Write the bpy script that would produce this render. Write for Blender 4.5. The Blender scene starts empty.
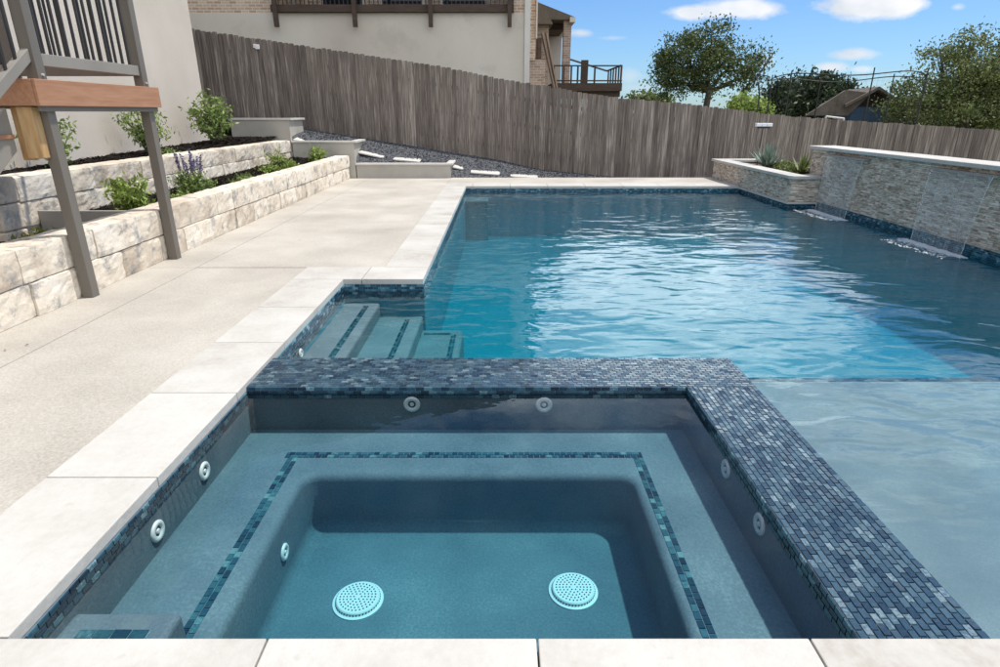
import bpy, bmesh, math, random
from mathutils import Vector, Matrix, noise as mnoise
R = math.radians
random.seed(7)
C = bpy.context.scene.collection
scene = bpy.context.scene

# ------------------------------------------------------------------ camera
CAM_Z = 1.5; PITCH = 20.4; FPX = 595.0
cam = bpy.data.cameras.new('camera'); cam.lens = 36*FPX/1000; cam.sensor_width = 36
cam.clip_end = 3000; cam.clip_start = 0.05
camo = bpy.data.objects.new('camera', cam); C.objects.link(camo)
camo.location = (0, 0, CAM_Z); camo.rotation_euler = (R(90-PITCH), 0, 0)
scene.camera = camo
CP, SP = math.cos(R(PITCH)), math.sin(R(PITCH))
def ray(x, y):
    u = (x-500)/FPX; v = (y-333.5)/FPX
    return Vector((u, CP-v*SP, -SP-v*CP))
def at(x, y, Y):                 # photo pixel -> point on the plane at depth Y
    d = ray(x, y); t = Y/d.y
    return Vector((d.x*t, Y, CAM_Z+d.z*t))

# ------------------------------------------------------------------ sun + sky
SUN_EL, SUN_AZ = 68.0, 70.0      # azimuth from +Y towards +X
sd = bpy.data.lights.new('sun', 'SUN'); sd.energy = 3.6; sd.angle = R(1.6); sd.color = (1, .94, .85)
so = bpy.data.objects.new('sun', sd); C.objects.link(so)
tosun = Vector((math.sin(R(SUN_AZ))*math.cos(R(SUN_EL)), math.cos(R(SUN_AZ))*math.cos(R(SUN_EL)), math.sin(R(SUN_EL))))
so.rotation_euler = tosun.to_track_quat('Z', 'Y').to_euler()
scene.view_settings.view_transform = 'Standard'; scene.view_settings.look = 'None'
scene.view_settings.exposure = 0.13; scene.view_settings.gamma = 1
scene.view_settings.use_curve_mapping = False
scene.render.engine = 'CYCLES'
cy = scene.cycles
cy.max_bounces = 10; cy.transparent_max_bounces = 24; cy.diffuse_bounces = 4; cy.glossy_bounces = 4
cy.volume_bounces = 0; cy.sample_clamp_indirect = 4; cy.use_denoising = True
cy.caustics_reflective = False; cy.caustics_refractive = False

class NT:
    def __init__(s, tree): s.t = tree; s.n = tree.nodes; s.l = tree.links
    def node(s, kind, ins=None, **props):
        n = s.n.new(kind)
        for k, v in props.items(): setattr(n, k, v)
        for k, v in (ins or {}).items(): s.set(n, k, v)
        return n
    def set(s, n, k, v):
        if isinstance(v, bpy.types.NodeSocket): s.l.new(v, n.inputs[k])
        else: n.inputs[k].default_value = v
    def math(s, op, a, b=0.0, c=None, clamp=False):
        n = s.n.new('ShaderNodeMath'); n.operation = op; n.use_clamp = clamp
        s.set(n, 0, a); s.set(n, 1, b)
        if c is not None: s.set(n, 2, c)
        return n.outputs[0]
    def vmath(s, op, a, b):
        n = s.n.new('ShaderNodeVectorMath'); n.operation = op
        s.set(n, 0, a)
        if op == 'SCALE': s.set(n, 3, b)
        else: s.set(n, 1, b)
        return n.outputs[0]
    def ramp(s, fac, stops, interp='LINEAR'):
        n = s.n.new('ShaderNodeValToRGB'); n.color_ramp.interpolation = interp
        e = n.color_ramp.elements
        while len(e) < len(stops): e.new(0.5)
        for i, (p, c) in enumerate(stops):
            e[i].position = p; e[i].color = (c[0], c[1], c[2], 1)
        s.set(n, 0, fac); return n.outputs[0]
    def mix(s, fac, a, b, mode='MIX'):
        n = s.n.new('ShaderNodeMix'); n.data_type = 'RGBA'; n.blend_type = mode
        s.set(n, 0, fac)
        for k, v in ((6, a), (7, b)):
            if isinstance(v, tuple) and len(v) == 3: v = (*v, 1)
            s.set(n, k, v)
        return n.outputs[2]
    def noise(s, vec, scale, detail=4, rough=.55, dist=0, color=False):
        n = s.node('ShaderNodeTexNoise', {'Scale': scale, 'Detail': detail, 'Roughness': rough, 'Distortion': dist})
        if vec is not None: s.l.new(vec, n.inputs['Vector'])
        return n.outputs[1 if color else 0]

w = bpy.data.worlds.new('World'); scene.world = w; w.use_nodes = True
nt = NT(w.node_tree); nt.n.clear()
sky = nt.node('ShaderNodeTexSky', sky_type='NISHITA', sun_disc=False, sun_elevation=R(SUN_EL), sun_rotation=R(SUN_AZ),
              air_density=1.0, dust_density=0.35, ozone_density=1.6)
SKY_S = 0.13
tc = nt.node('ShaderNodeTexCoord').outputs['Generated']
sep = nt.node('ShaderNodeSeparateXYZ', {0: tc})
X, Y, Z = sep.outputs
ysafe = nt.math('MAXIMUM', Y, 0.05)
a = nt.math('DIVIDE', X, ysafe); e = nt.math('DIVIDE', Z, ysafe)
ae = nt.node('ShaderNodeCombineXYZ', {0: a, 1: nt.math('MULTIPLY', e, 1.7), 2: 0.0}).outputs[0]
nfine = nt.math('SUBTRACT', nt.noise(ae, 16, 7, .62), .5)
nmid = nt.math('SUBTRACT', nt.noise(ae, 6, 5, .6), .5)
def blob(a0, e0, wa, we, soft, amp=1.0, nf=1.3, nm=.8):
    da = nt.math('DIVIDE', nt.math('SUBTRACT', a, a0), wa); de = nt.math('DIVIDE', nt.math('SUBTRACT', e, e0), we)
    r = nt.math('SQRT', nt.math('ADD', nt.math('MULTIPLY', da, da), nt.math('MULTIPLY', de, de)))
    v = nt.math('SUBTRACT', 1.0, r)
    v = nt.math('ADD', v, nt.math('MULTIPLY', nfine, nf)); v = nt.math('ADD', v, nt.math('MULTIPLY', nmid, nm))
    return nt.math('MULTIPLY', nt.math('DIVIDE', v, soft, clamp=True), amp, clamp=True)
def px_ae(x, y):
    d = ray(x, y); return d.x/d.y, d.z/d.y
blobs = []
for (x, y, wx, wy, soft, amp) in [(690, 13, 30, 9, .5, .95), (745, 9, 48, 12, .5, .95), (715, 12, 30, 9, .5, .9),
        (868, 6, 66, 15, .45, 1), (900, 3, 40, 14, .5, 1), (855, 54, 30, 7, .7, .9), (831, 67, 20, 6, .7, .9), (862, 69, 14, 4, .8, .6),
        (582, 33, 15, 5, .8, .8), (612, 38, 18, 3, 1, .35), (765, 62, 12, 9, .8, .6), (958, 7, 8, 4, 1, .6),
        (628, 76, 18, 9, 1.0, .5), (640, 88, 30, 7, 1.1, .35), (880, 100, 80, 16, 1.6, .35)]:
    a0, e0 = px_ae(x, y); a1, e1 = px_ae(x+wx, y); _, e2 = px_ae(x, y-wy)
    blobs.append(blob(a0, e0, abs(a1-a0), abs(e2-e0), soft, amp))
# the big bright bank that stands higher than the frame, over the pool
blobs.append(blob(.24, .285, .34, .115, .45, 1, .8, 1.0))
blobs.append(blob(.36, .36, .34, .13, .6, .95, .9, 1.2))
blobs.append(blob(.10, .47, .50, .12, .9, .6, 1.2, 1.6))
blobs.append(blob(.75, .62, .40, .22, .9, .85, 1.2, 1.4))
cl = blobs[0]
for b in blobs[1:]: cl = nt.math('MAXIMUM', cl, b)
bank = nt.math('MULTIPLY', nt.math('MULTIPLY', nt.math('SUBTRACT', e, .175), 14.0, clamp=True), nt.math('GREATER_THAN', Y, .05))
cl = nt.math('MULTIPLY', cl, nt.math('GREATER_THAN', Y, .05))
zz = nt.math('ADD', nt.math('MAXIMUM', Z, 0.0), .12)
pv = nt.node('ShaderNodeCombineXYZ', {0: nt.math('DIVIDE', X, zz), 1: nt.math('DIVIDE', Y, zz), 2: 0.3}).outputs[0]
gen = nt.noise(pv, .9, 8, .6)
gmask = nt.math('MULTIPLY', nt.math('SUBTRACT', gen, .50), 4.5, clamp=True)
# only high overhead / behind, so the low sky stays as pictured
hi = nt.math('MAXIMUM', nt.math('MULTIPLY', nt.math('SUBTRACT', e, .42), 6.0, clamp=True), nt.math('LESS_THAN', Y, .1))
gmask = nt.math('MULTIPLY', nt.math('MULTIPLY', gmask, hi), nt.math('ADD', .45, nt.math('MULTIPLY', nt.math('LESS_THAN', Y, .1), .5)))
cl = nt.math('MAXIMUM', cl, gmask)
# bright cloud added over the unseen sky behind the viewer, to fill shaded faces
rear = nt.math('MULTIPLY', nt.math('LESS_THAN', Y, .02), nt.math('GREATER_THAN', Z, .0))
rear_fill = nt.math('MULTIPLY', rear, nt.math('MULTIPLY', nt.math('SUBTRACT', gen, .34), 4.5, clamp=True))
cl = nt.math('MAXIMUM', cl, nt.math('MULTIPLY', rear_fill, .95))
k = 1/SKY_S
shade = nt.noise(ae, 9, 4, .5)
ccol = nt.ramp(shade, [(.3, (.66*k, .72*k, .80*k)), (.62, (.98*k, .99*k, 1.02*k))])
skyc = nt.mix(1.0, sky.outputs[0], (.52, .74, 1.03, 1), 'MULTIPLY')
high = nt.math('MULTIPLY', nt.math('SUBTRACT', e, .46), 6.0, clamp=True)      # thinner, greyer cloud overhead
boost = nt.math('ADD', .95, nt.math('MULTIPLY', bank, nt.math('SUBTRACT', 1.75, nt.math('MULTIPLY', high, 1.5))))
ccol = nt.vmath('SCALE', ccol, nt.math('MAXIMUM', boost, .55))
ccol = nt.vmath('SCALE', ccol, nt.math('ADD', 1.0, nt.math('MULTIPLY', rear, .75)))  # added rear cloud brightened further for the fill
ccol = nt.mix(bank, ccol, (.93, 1.0, 1.0), 'MULTIPLY')
wc = nt.mix(cl, skyc, ccol)
bg = nt.node('ShaderNodeBackground', {'Color': wc, 'Strength': SKY_S})
nt.l.new(bg.outputs[0], nt.node('ShaderNodeOutputWorld').inputs[0])

# ------------------------------------------------------------------ materials
MATS = {}
def newmat(name):
    m = bpy.data.materials.new(name); m.use_nodes = True; t = NT(m.node_tree); t.n.clear()
    t.out = t.node('ShaderNodeOutputMaterial'); MATS[name] = m; return m, t
def pm(name, stops, scale=5, detail=5, rough=.8, bump=0., bscale=None, stretch=(1, 1, 1), island=0., fine=0., fscale=60,
       metallic=0, spec=.5, stain=None, trans=0):
    """noise-mottled principled material; island = how much each separate piece differs"""
    m, t = newmat(name)
    co = t.node('ShaderNodeTexCoord').outputs['Object']
    v = t.vmath('MULTIPLY', co, stretch)
    if island:
        rnd = t.node('ShaderNodeNewGeometry').outputs['Random Per Island']
        off = t.node('ShaderNodeCombineXYZ', {0: t.math('MULTIPLY', rnd, 37.), 1: t.math('MULTIPLY', rnd, 91.), 2: t.math('MULTIPLY', rnd, 13.)}).outputs[0]
        v2 = t.vmath('ADD', v, off)
    else: v2 = v
    n = t.noise(v2, scale, detail)
    f = t.math('ADD', t.math('MULTIPLY', t.math('SUBTRACT', n, .5), 1.6), .5)
    if island: f = t.math('ADD', f, t.math('MULTIPLY', t.math('SUBTRACT', rnd, .5), island))
    if fine: f = t.math('ADD', f, t.math('MULTIPLY', t.math('SUBTRACT', t.noise(v, fscale, 2), .5), fine))
    col = t.ramp(f, stops)
    if stain:                                    # (colour, scale, threshold, amount)
        sn = t.noise(co, stain[1], 6, .65)
        sf = t.math('MULTIPLY', t.math('MULTIPLY', t.math('SUBTRACT', sn, stain[2]), 9, clamp=True), stain[3])
        col = t.mix(sf, col, stain[0])
    b = t.node('ShaderNodeBsdfPrincipled', {'Base Color': col, 'Roughness': rough, 'Metallic': metallic, 'Specular IOR Level': spec})
    if bump:
        h = t.noise(v2, bscale or scale*4, 5, .6)
        bn = t.node('ShaderNodeBump', {'Height': h, 'Strength': 1.0, 'Distance': bump})
        t.l.new(bn.outputs[0], b.inputs['Normal'])
    sh = b.outputs[0]
    if trans:
        tr = t.node('ShaderNodeBsdfTranslucent', {'Color': col})
        mx = t.node('ShaderNodeMixShader', {0: trans}); t.l.new(sh, mx.inputs[1]); t.l.new(tr.outputs[0], mx.inputs[2]); sh = mx.outputs[0]
    t.l.new(sh, t.out.inputs[0]); return m
def tilemat(name, stops, rough=.12, grain=90):
    m, t = newmat(name)
    co = t.node('ShaderNodeTexCoord').outputs['Object']
    rnd = t.node('ShaderNodeNewGeometry').outputs['Random Per Island']
    f = t.math('ADD', rnd, t.math('MULTIPLY', t.math('SUBTRACT', t.noise(co, grain, 3), .5), .5))
    col = t.ramp(f, stops)
    big = t.math('MULTIPLY', t.noise(co, 3, 3), 1.0)
    col = t.mix(t.math('MULTIPLY', big, .35), col, (.30, .42, .52), 'MULTIPLY')
    b = t.node('ShaderNodeBsdfPrincipled', {'Base Color': col, 'Roughness': rough, 'Coat Weight': .3, 'Coat Roughness': .05})
    bn = t.node('ShaderNodeBump', {'Height': t.noise(co, 35, 3), 'Strength': .6, 'Distance': .004}); t.l.new(bn.outputs[0], b.inputs['Normal'])
    t.l.new(b.outputs[0], t.out.inputs[0]); return m
def watermat(name, absorb, dens, layers, tint=(1, 1, 1), body=True, scat=None):
    m, t = newmat(name)
    co = t.node('ShaderNodeTexCoord').outputs['Object']
    h = None
    for (sx, sy, sc, det, amp, dist) in layers:
        n = t.noise(t.vmath('MULTIPLY', co, (sx, sy, 1)), sc, det, .5, dist)
        n = t.math('MULTIPLY', n, amp); h = n if h is None else t.math('ADD', h, n)
    bn = t.node('ShaderNodeBump', {'Height': h, 'Strength': 1.0, 'Distance': 1.0}).outputs[0]
    fr = t.node('ShaderNodeFresnel', {'IOR': 1.333, 'Normal': bn}).outputs[0]
    gl = t.node('ShaderNodeBsdfGlossy', {'Roughness': .0, 'Normal': bn, 'Color': (1, 1, 1, 1)})
    tr = t.node('ShaderNodeBsdfTransparent', {'Color': (*tint, 1)})
    mx = t.node('ShaderNodeMixShader', {0: fr}); t.l.new(tr.outputs[0], mx.inputs[1]); t.l.new(gl.outputs[0], mx.inputs[2])
    t.l.new(mx.outputs[0], t.out.inputs[0])
    if body:
        va = t.node('ShaderNodeVolumeAbsorption', {'Color': (*absorb, 1), 'Density': dens}); vo = va.outputs[0]
        if scat:
            vs_ = t.node('ShaderNodeVolumeScatter', {'Color': (*scat[0], 1), 'Density': scat[1]}); ad = t.node('ShaderNodeAddShader'); t.l.new(vo, ad.inputs[0]); t.l.new(vs_.outputs[0], ad.inputs[1]); vo = ad.outputs[0]
        t.l.new(vo, t.out.inputs['Volume'])
    return m
def brickmat(name, c1, c2, mortar, bw, bh, axis='XZ'):
    m, t = newmat(name)
    co = t.node('ShaderNodeTexCoord').outputs['Object']; s = t.node('ShaderNodeSeparateXYZ', {0: co})
    hor = t.math('ADD', s.outputs[0], s.outputs[1])
    v = t.node('ShaderNodeCombineXYZ', {0: hor, 1: s.outputs[2], 2: 0.0}).outputs[0]
    br = t.node('ShaderNodeTexBrick', {'Vector': v, 'Color1': (*c1, 1), 'Color2': (*c2, 1), 'Mortar': (*mortar, 1), 'Scale': 1.0,
                'Mortar Size': .007, 'Mortar Smooth': .1, 'Bias': 0.0, 'Brick Width': bw, 'Row Height': bh})
    b = t.node('ShaderNodeBsdfPrincipled', {'Base Color': br.outputs[0], 'Roughness': .85})
    bn = t.node('ShaderNodeBump', {'Height': br.outputs[1], 'Strength': -.6, 'Distance': .01}); t.l.new(bn.outputs[0], b.inputs['Normal'])
    t.l.new(b.outputs[0], t.out.inputs[0]); return m

pm('limestone_coping', [(.0, (.36, .325, .27)), (.3, (.475, .45, .405)), (.6, (.535, .515, .47)), (1, (.59, .575, .53))], 2.4, 7, .8, .003, 30,
   island=.25, fine=.5, fscale=26, stain=((.42, .38, .32), 11, .62, .55))
pm('patio_concrete', [(.0, (.33, .30, .255)), (.5, (.47, .435, .375)), (1, (.59, .555, .49))], .9, 5, .9, .0035, 120, fine=1.1, fscale=75,
   stain=((.40, .37, .32), 1.3, .52, .35))
pm('plaster', [(.0, (.135, .165, .20)), (.5, (.19, .22, .26)), (1, (.28, .315, .355))], 2.2, 6, .7, .001, 60, fine=.75, fscale=110)
pm('spa_plaster', [(.0, (.06, .10, .13)), (.35, (.10, .155, .195)), (.65, (.135, .195, .235)), (1, (.22, .29, .325))], 1.6, 7, .75, .002, 70, fine=.9, fscale=85,
   stain=((.17, .23, .26), 5, .58, .4))
pm('pool_plaster', [(.0, (.05, .27, .37)), (.5, (.06, .315, .43)), (1, (.08, .37, .49))], 1.2, 5, .7, 0, fine=.3, fscale=60)
pm('grout', [(.0, (.05, .07, .09)), (1, (.10, .13, .15))], 20, 2, .7)
tilemat('spill_tile', [(.0, (.014, .036, .062)), (.3, (.030, .066, .10)), (.6, (.048, .095, .13)), (.92, (.08, .14, .175)), (1, (.19, .26, .29))], .16)
tilemat('band_tile', [(.0, (.008, .02, .04)), (.4, (.02, .06, .10)), (.75, (.05, .13, .18)), (.95, (.12, .25, .30)), (1, (.35, .45, .5))], .1)
tilemat('strip_tile', [(.0, (.008, .03, .055)), (.4, (.02, .08, .12)), (.8, (.05, .16, .20)), (1, (.18, .34, .36))], .1)
pm('white_plastic', [(.0, (.82, .83, .83)), (1, (.9, .9, .9))], 6, 2, .35)
pm('hole_dark', [(.0, (.02, .05, .06)), (1, (.04, .07, .08))], 6, 2, .6)
watermat('pool_water', (.20, .87, .93), 1.15, [(1, 1.3, .9, 1, .030, .4), (1, 1.8, 2.4, 1, .0125, .6), (1, 1.8, 6.5, 2, .0026, .3)], scat=((.04, .62, .92), .16))
watermat('spa_water', (.15, .80, .88), .95, [(1, 1, 1.3, 1, .0045, .3), (1, 1, 6, 2, .0007, 0)])
m_, t_ = newmat('falling_water')
c_ = t_.node('ShaderNodeTexCoord').outputs['Object']; n_ = t_.noise(t_.vmath('MULTIPLY', c_, (1, 26, 1.6)), 1.6, 4, .6)
f_ = t_.math('MULTIPLY', t_.math('SUBTRACT', n_, .50), 2.2, clamp=True)
tr_ = t_.node('ShaderNodeBsdfTransparent', {'Color': (.96, .97, .975, 1)}); gl_ = t_.node('ShaderNodeBsdfPrincipled', {'Base Color': (.75, .8, .82, 1), 'Roughness': .12})
mx_ = t_.node('ShaderNodeMixShader', {0: t_.math('ADD', t_.math('MULTIPLY', f_, .60), .13)}); t_.l.new(tr_.outputs[0], mx_.inputs[1]); t_.l.new(gl_.outputs[0], mx_.inputs[2]); t_.l.new(mx_.outputs[0], t_.out.inputs[0])
m_, t_ = newmat('water_rope')
tr_ = t_.node('ShaderNodeBsdfTransparent', {'Color': (.9, .92, .93, 1)}); gl_ = t_.node('ShaderNodeBsdfPrincipled', {'Base Color': (.8, .85, .87, 1), 'Roughness': .1})
mx_ = t_.node('ShaderNodeMixShader', {0: .45}); t_.l.new(tr_.outputs[0], mx_.inputs[1]); t_.l.new(gl_.outputs[0], mx_.inputs[2]); t_.l.new(mx_.outputs[0], t_.out.inputs[0])
m_, t_ = newmat('foam'); tr_ = t_.node('ShaderNodeBsdfTransparent'); gl_ = t_.node('ShaderNodeBsdfPrincipled', {'Base Color': (.85, .89, .9, 1), 'Roughness': .35})
mx_ = t_.node('ShaderNodeMixShader', {0: .5}); t_.l.new(tr_.outputs[0], mx_.inputs[1]); t_.l.new(gl_.outputs[0], mx_.inputs[2]); t_.l.new(mx_.outputs[0], t_.out.inputs[0])
pm('block_stone', [(.0, (.38, .31, .23)), (.3, (.61, .52, .41)), (.55, (.75, .67, .55)), (1, (.82, .77, .68))], 2.2, 7, .9, .012, 14, island=.45, fine=.25, fscale=30,
   stain=((.25, .25, .25), 5.5, .525, .75))
pm('block_stone_top', [(.0, (.50, .47, .42)), (.4, (.70, .67, .61)), (1, (.84, .82, .77))], 4, 6, .9, .008, 20, island=.4, stain=((.38, .38, .39), 4, .55, .6))
pm('ledger_stone', [(.0, (.31, .24, .18)), (.3, (.50, .42, .335)), (.6, (.65, .57, .475)), (1, (.82, .75, .66))], 9, 5, .9, .007, 45, island=.7, fine=.3, fscale=70)
pm('mulch', [(.0, (.006, .005, .004)), (.6, (.018, .014, .011)), (1, (.045, .035, .028))], 18, 4, .95, .02, 30, island=.6, spec=.1)
pm('soil', [(.0, (.05, .035, .025)), (1, (.13, .10, .07))], 10, 4, .95, .02, 30)
pm('gravel', [(.0, (.02, .022, .026)), (.45, (.038, .042, .05)), (.8, (.075, .08, .09)), (1, (.20, .20, .21))], 40, 3, .8, .01, 60, island=.7, spec=.15)
pm('ground_dirt', [(.0, (.10, .10, .05)), (.5, (.14, .14, .07)), (1, (.22, .19, .12))], 1.2, 6, .95, .02, 20)
pm('retaining_stucco', [(.0, (.35, .33, .295)), (1, (.45, .43, .385))], 3, 5, .85, .002, 80)
pm('cap_stone', [(.0, (.50, .48, .44)), (1, (.62, .60, .56))], 5, 4, .8)
pm('house_stucco', [(.0, (.53, .475, .405)), (.5, (.60, .54, .47)), (1, (.65, .59, .52))], .8, 6, .9, .006, 70, fine=.3, fscale=50, stain=((.48, .42, .35), .7, .56, .3))
pm('neighbour_stucco', [(.0, (.56, .50, .42)), (.5, (.64, .58, .49)), (1, (.72, .67, .58))], .5, 6, .9, .006, 60, stretch=(1, 1, .5), fine=.3, fscale=30, stain=((.42, .38, .32), .8, .55, .35))
brickmat('tan_brick', (.42, .27, .18), (.62, .47, .34), (.72, .68, .60), .22, .078)
brickmat('brown_brick', (.30, .20, .15), (.46, .35, .27), (.55, .50, .44), .22, .078)
pm('fence_wood', [(.0, (.055, .042, .034)), (.3, (.13, .104, .087)), (.6, (.215, .177, .15)), (1, (.50, .43, .365))], 3.0, 6, .9, .004, 12,
   stretch=(14, 3, .55), island=.36, stain=((.10, .085, .08), 1.1, .56, .35))
pm('dark_grey_paint', [(.0, (.13, .115, .096)), (1, (.185, .166, .14))], 3, 5, .55, .001, 30, stretch=(1, 1, .3))
pm('grey_paint', [(.0, (.235, .215, .185)), (1, (.31, .288, .25))], 3, 5, .6, .001, 30, stretch=(1, 1, .3))
pm('black_metal', [(.0, (.018, .017, .016)), (1, (.035, .033, .03))], 4, 2, .45)
pm('composite_board', [(.0, (.30, .14, .07)), (.5, (.40, .20, .11)), (1, (.48, .26, .155))], 3, 6, .6, .001, 40, stretch=(12, 1, 12))
pm('cedar', [(.0, (.28, .15, .06)), (.45, (.50, .31, .14)), (1, (.66, .47, .25))], 3, 6, .7, .003, 20, stretch=(9, 9, 1))
pm('brown_timber', [(.0, (.045, .028, .02)), (1, (.10, .065, .045))], 3, 4, .8, stretch=(1, 1, 4))
pm('weathered_timber', [(.0, (.13, .09, .065)), (1, (.22, .165, .12))], 3, 4, .85)
pm('roof_shingle', [(.0, (.09, .075, .06)), (1, (.20, .165, .13))], 2.5, 7, .95, .01, 30, fine=.6, fscale=20)
pm('trim_white', [(.0, (.62, .58, .52)), (1, (.72, .68, .62))], 2, 3, .7)
pm('blue_siding', [(.0, (.03, .065, .12)), (1, (.05, .095, .165))], 2, 3, .7, stretch=(1, 1, 8))
m_, t_ = newmat('window_glass'); b_ = t_.node('ShaderNodeBsdfPrincipled', {'Base Color': (.02, .025, .03, 1), 'Roughness': .05}); t_.l.new(b_.outputs[0], t_.out.inputs[0])
pm('bark', [(.0, (.05, .04, .03)), (1, (.13, .11, .09))], 6, 5, .95, .02, 12, stretch=(1, 1, .3))
def leaf(name, stops): return pm(name, stops, 1.2, 3, .55, island=.8, trans=.25)
leaf('oak_leaf', [(.0, (.03, .045, .014)), (.5, (.08, .115, .032)), (1, (.18, .22, .07))])
leaf('dark_leaf', [(.0, (.012, .022, .010)), (.5, (.03, .05, .018)), (1, (.07, .10, .035))])
leaf('mesquite_leaf', [(.0, (.06, .08, .022)), (.5, (.15, .185, .055)), (1, (.30, .34, .12))])
leaf('light_leaf', [(.0, (.12, .18, .03)), (.5, (.26, .36, .07)), (1, (.44, .52, .15))])
leaf('shrub_leaf', [(.0, (.08, .14, .03)), (.5, (.20, .29, .07)), (1, (.38, .46, .15))])
leaf('yellow_leaf', [(.0, (.10, .13, .02)), (.5, (.24, .26, .05)), (1, (.42, .40, .10))])
leaf('agave_leaf', [(.0, (.13, .19, .15)), (1, (.28, .35, .27))])
leaf('lavender', [(.0, (.10, .08, .17)), (1, (.22, .18, .33))])
m_, t_ = newmat('net'); tb = t_.node('ShaderNodeBsdfPrincipled', {'Base Color': (.02, .02, .022, 1), 'Roughness': .9}); t_.l.new(tb.outputs[0], t_.out.inputs[0])

# ------------------------------------------------------------------ mesh helpers
def tag(o, label=None, cat=None, group=None, kind=None):
    if label: o['label'] = label
    if cat: o['category'] = cat
    if group: o['group'] = group
    if kind: o['kind'] = kind
    return o
def empty(name, loc, label, cat, group=None):
    o = bpy.data.objects.new(name, None); C.objects.link(o); o.location = loc; o.empty_display_size = .2
    return tag(o, label, cat, group)
class MB:
    def __init__(s): s.v = []; s.f = []
    def quadf(s, pts):
        n = len(s.v); s.v += [tuple(p) for p in pts]; s.f.append(tuple(range(n, n+len(pts)))); return s
    def box(s, x0, x1, y0, y1, z0, z1):
        n = len(s.v)
        s.v += [(x0, y0, z0), (x1, y0, z0), (x1, y1, z0), (x0, y1, z0), (x0, y0, z1), (x1, y0, z1), (x1, y1, z1), (x0, y1, z1)]
        for f in ((0, 3, 2, 1), (4, 5, 6, 7), (0, 1, 5, 4), (1, 2, 6, 5), (2, 3, 7, 6), (3, 0, 4, 7)): s.f.append(tuple(n+i for i in f))
        return s
    def hexa(s, b, t):           # bottom 4 pts, top 4 pts
        n = len(s.v); s.v += [tuple(p) for p in b]+[tuple(p) for p in t]
        for f in ((0, 3, 2, 1), (4, 5, 6, 7), (0, 1, 5, 4), (1, 2, 6, 5), (2, 3, 7, 6), (3, 0, 4, 7)): s.f.append(tuple(n+i for i in f))
        return s
    def prism(s, poly, ext):     # polygon points (3D) extruded by vector
        n = len(s.v); k = len(poly); e_ = Vector(ext)
        s.v += [tuple(p) for p in poly]+[tuple(Vector(p)+e_) for p in poly]
        s.f.append(tuple(range(n, n+k))); s.f.append(tuple(range(n+2*k-1, n+k-1, -1)))
        for i in range(k):
            j = (i+1) % k; s.f.append((n+i, n+k+i, n+k+j, n+j))
        return s
    def tube(s, p0, p1, r0, r1, k=8, cap=True):
        p0, p1 = Vector(p0), Vector(p1); d = (p1-p0)
        if d.length < 1e-6: return s
        q = d.to_track_quat('Z', 'Y'); n = len(s.v)
        for p, r in ((p0, r0), (p1, r1)):
            for i in range(k):
                a_ = 2*math.pi*i/k; s.v.append(tuple(p+q @ Vector((math.cos(a_)*r, math.sin(a_)*r, 0))))
        for i in range(k):
            j = (i+1) % k; s.f.append((n+i, n+j, n+k+j, n+k+i))
        if cap: s.f.append(tuple(range(n+k-1, n-1, -1))); s.f.append(tuple(range(n+k, n+2*k)))
        return s
    def path(s, pts, rads, k=8):
        for i in range(len(pts)-1): s.tube(pts[i], pts[i+1], rads[i], rads[i+1], k)
        return s
    def disc(s, c, axis, u, r, h, k=24, r2=None):        # a short lathe disc from c along axis
        return s.tube(c, Vector(c)+Vector(axis)*h, r, r2 or r, k)
    def build(s, name, mat, parent=None, smooth=False, bevel=0, bseg=2):
        me = bpy.data.meshes.new(name); 
        me.from_pydata(s.v, [], s.f); me.validate()
        bm = bmesh.new(); bm.from_mesh(me)
        bmesh.ops.recalc_face_normals(bm, faces=bm.faces); bm.to_mesh(me); bm.free()
        me.materials.append(MATS[mat])
        o = bpy.data.objects.new(name, me); C.objects.link(o)
        if smooth:
            for p in me.polygons: p.use_smooth = True
        if bevel:
            b = o.modifiers.new('bevel', 'BEVEL'); b.width = bevel; b.segments = bseg; b.limit_method = 'ANGLE'
        if parent is not None:
            o.parent = parent
            if parent.type == 'EMPTY': o.matrix_parent_inverse = Matrix.Translation(-parent.location)
        return o
def tiles(mb, o, u, v, n, L, W, tl, tw, gap=.003, th=.004, stagger=True, tilt=.02, rng=random):
    o, u, v, n = map(Vector, (o, u, v, n))
    rows = max(1, round(W/tw)); tw = W/rows
    for r in range(rows):
        off = (tl*rng.choice((.45, .5, .55)) if (stagger and r % 2) else 0)
        x = -off
        while x < L-1e-4:
            x0 = max(0, x)+gap/2; x1 = min(L, x+tl)-gap/2; x += tl
            if x1-x0 < .006: continue
            y0 = r*tw+gap/2; y1 = (r+1)*tw-gap/2
            ta, tb2 = rng.gauss(0, tilt), rng.gauss(0, tilt)
            lo, hi2 = [], []
            for (a_, b_) in ((x0, y0), (x1, y0), (x1, y1), (x0, y1)):
                base = o+u*a_+v*b_
                dz = (a_-(x0+x1)/2)*ta+(b_-(y0+y1)/2)*tb2
                lo.append(base); c_ = o+u*(a_+(.0012 if a_ == x0 else -.0012))+v*(b_+(.0012 if b_ == y0 else -.0012))
                hi2.append(c_+n*(th+dz))
            k_ = len(mb.v); mb.v += [tuple(p) for p in lo+hi2]
            mb.f.append((k_+4, k_+5, k_+6, k_+7))
            for i in range(4):
                j = (i+1) % 4; mb.f.append((k_+i, k_+j, k_+4+j, k_+4+i))
    return mb
def fbm(p, s): return mnoise.fractal(Vector(p)*s, 1.0, 2.0, 4)

# ------------------------------------------------------------------ key dimensions (metres)
XL, XR = -1.50, 5.72            # left inner edge by the spa, foot of raised wall
XP = -.735                      # left inner edge of main pool
YF, YN, YB = 1.377, 5.53, 13.20 # front coping edge, niche far wall, pool far edge
SX0, SX1, SY0, SY1 = 1.11, 1.515, 3.19, 3.63   # spa wall inner/outer
WP, WS = -.115, -.062           # water levels
FY = 16.8                       # fence plane

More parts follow.
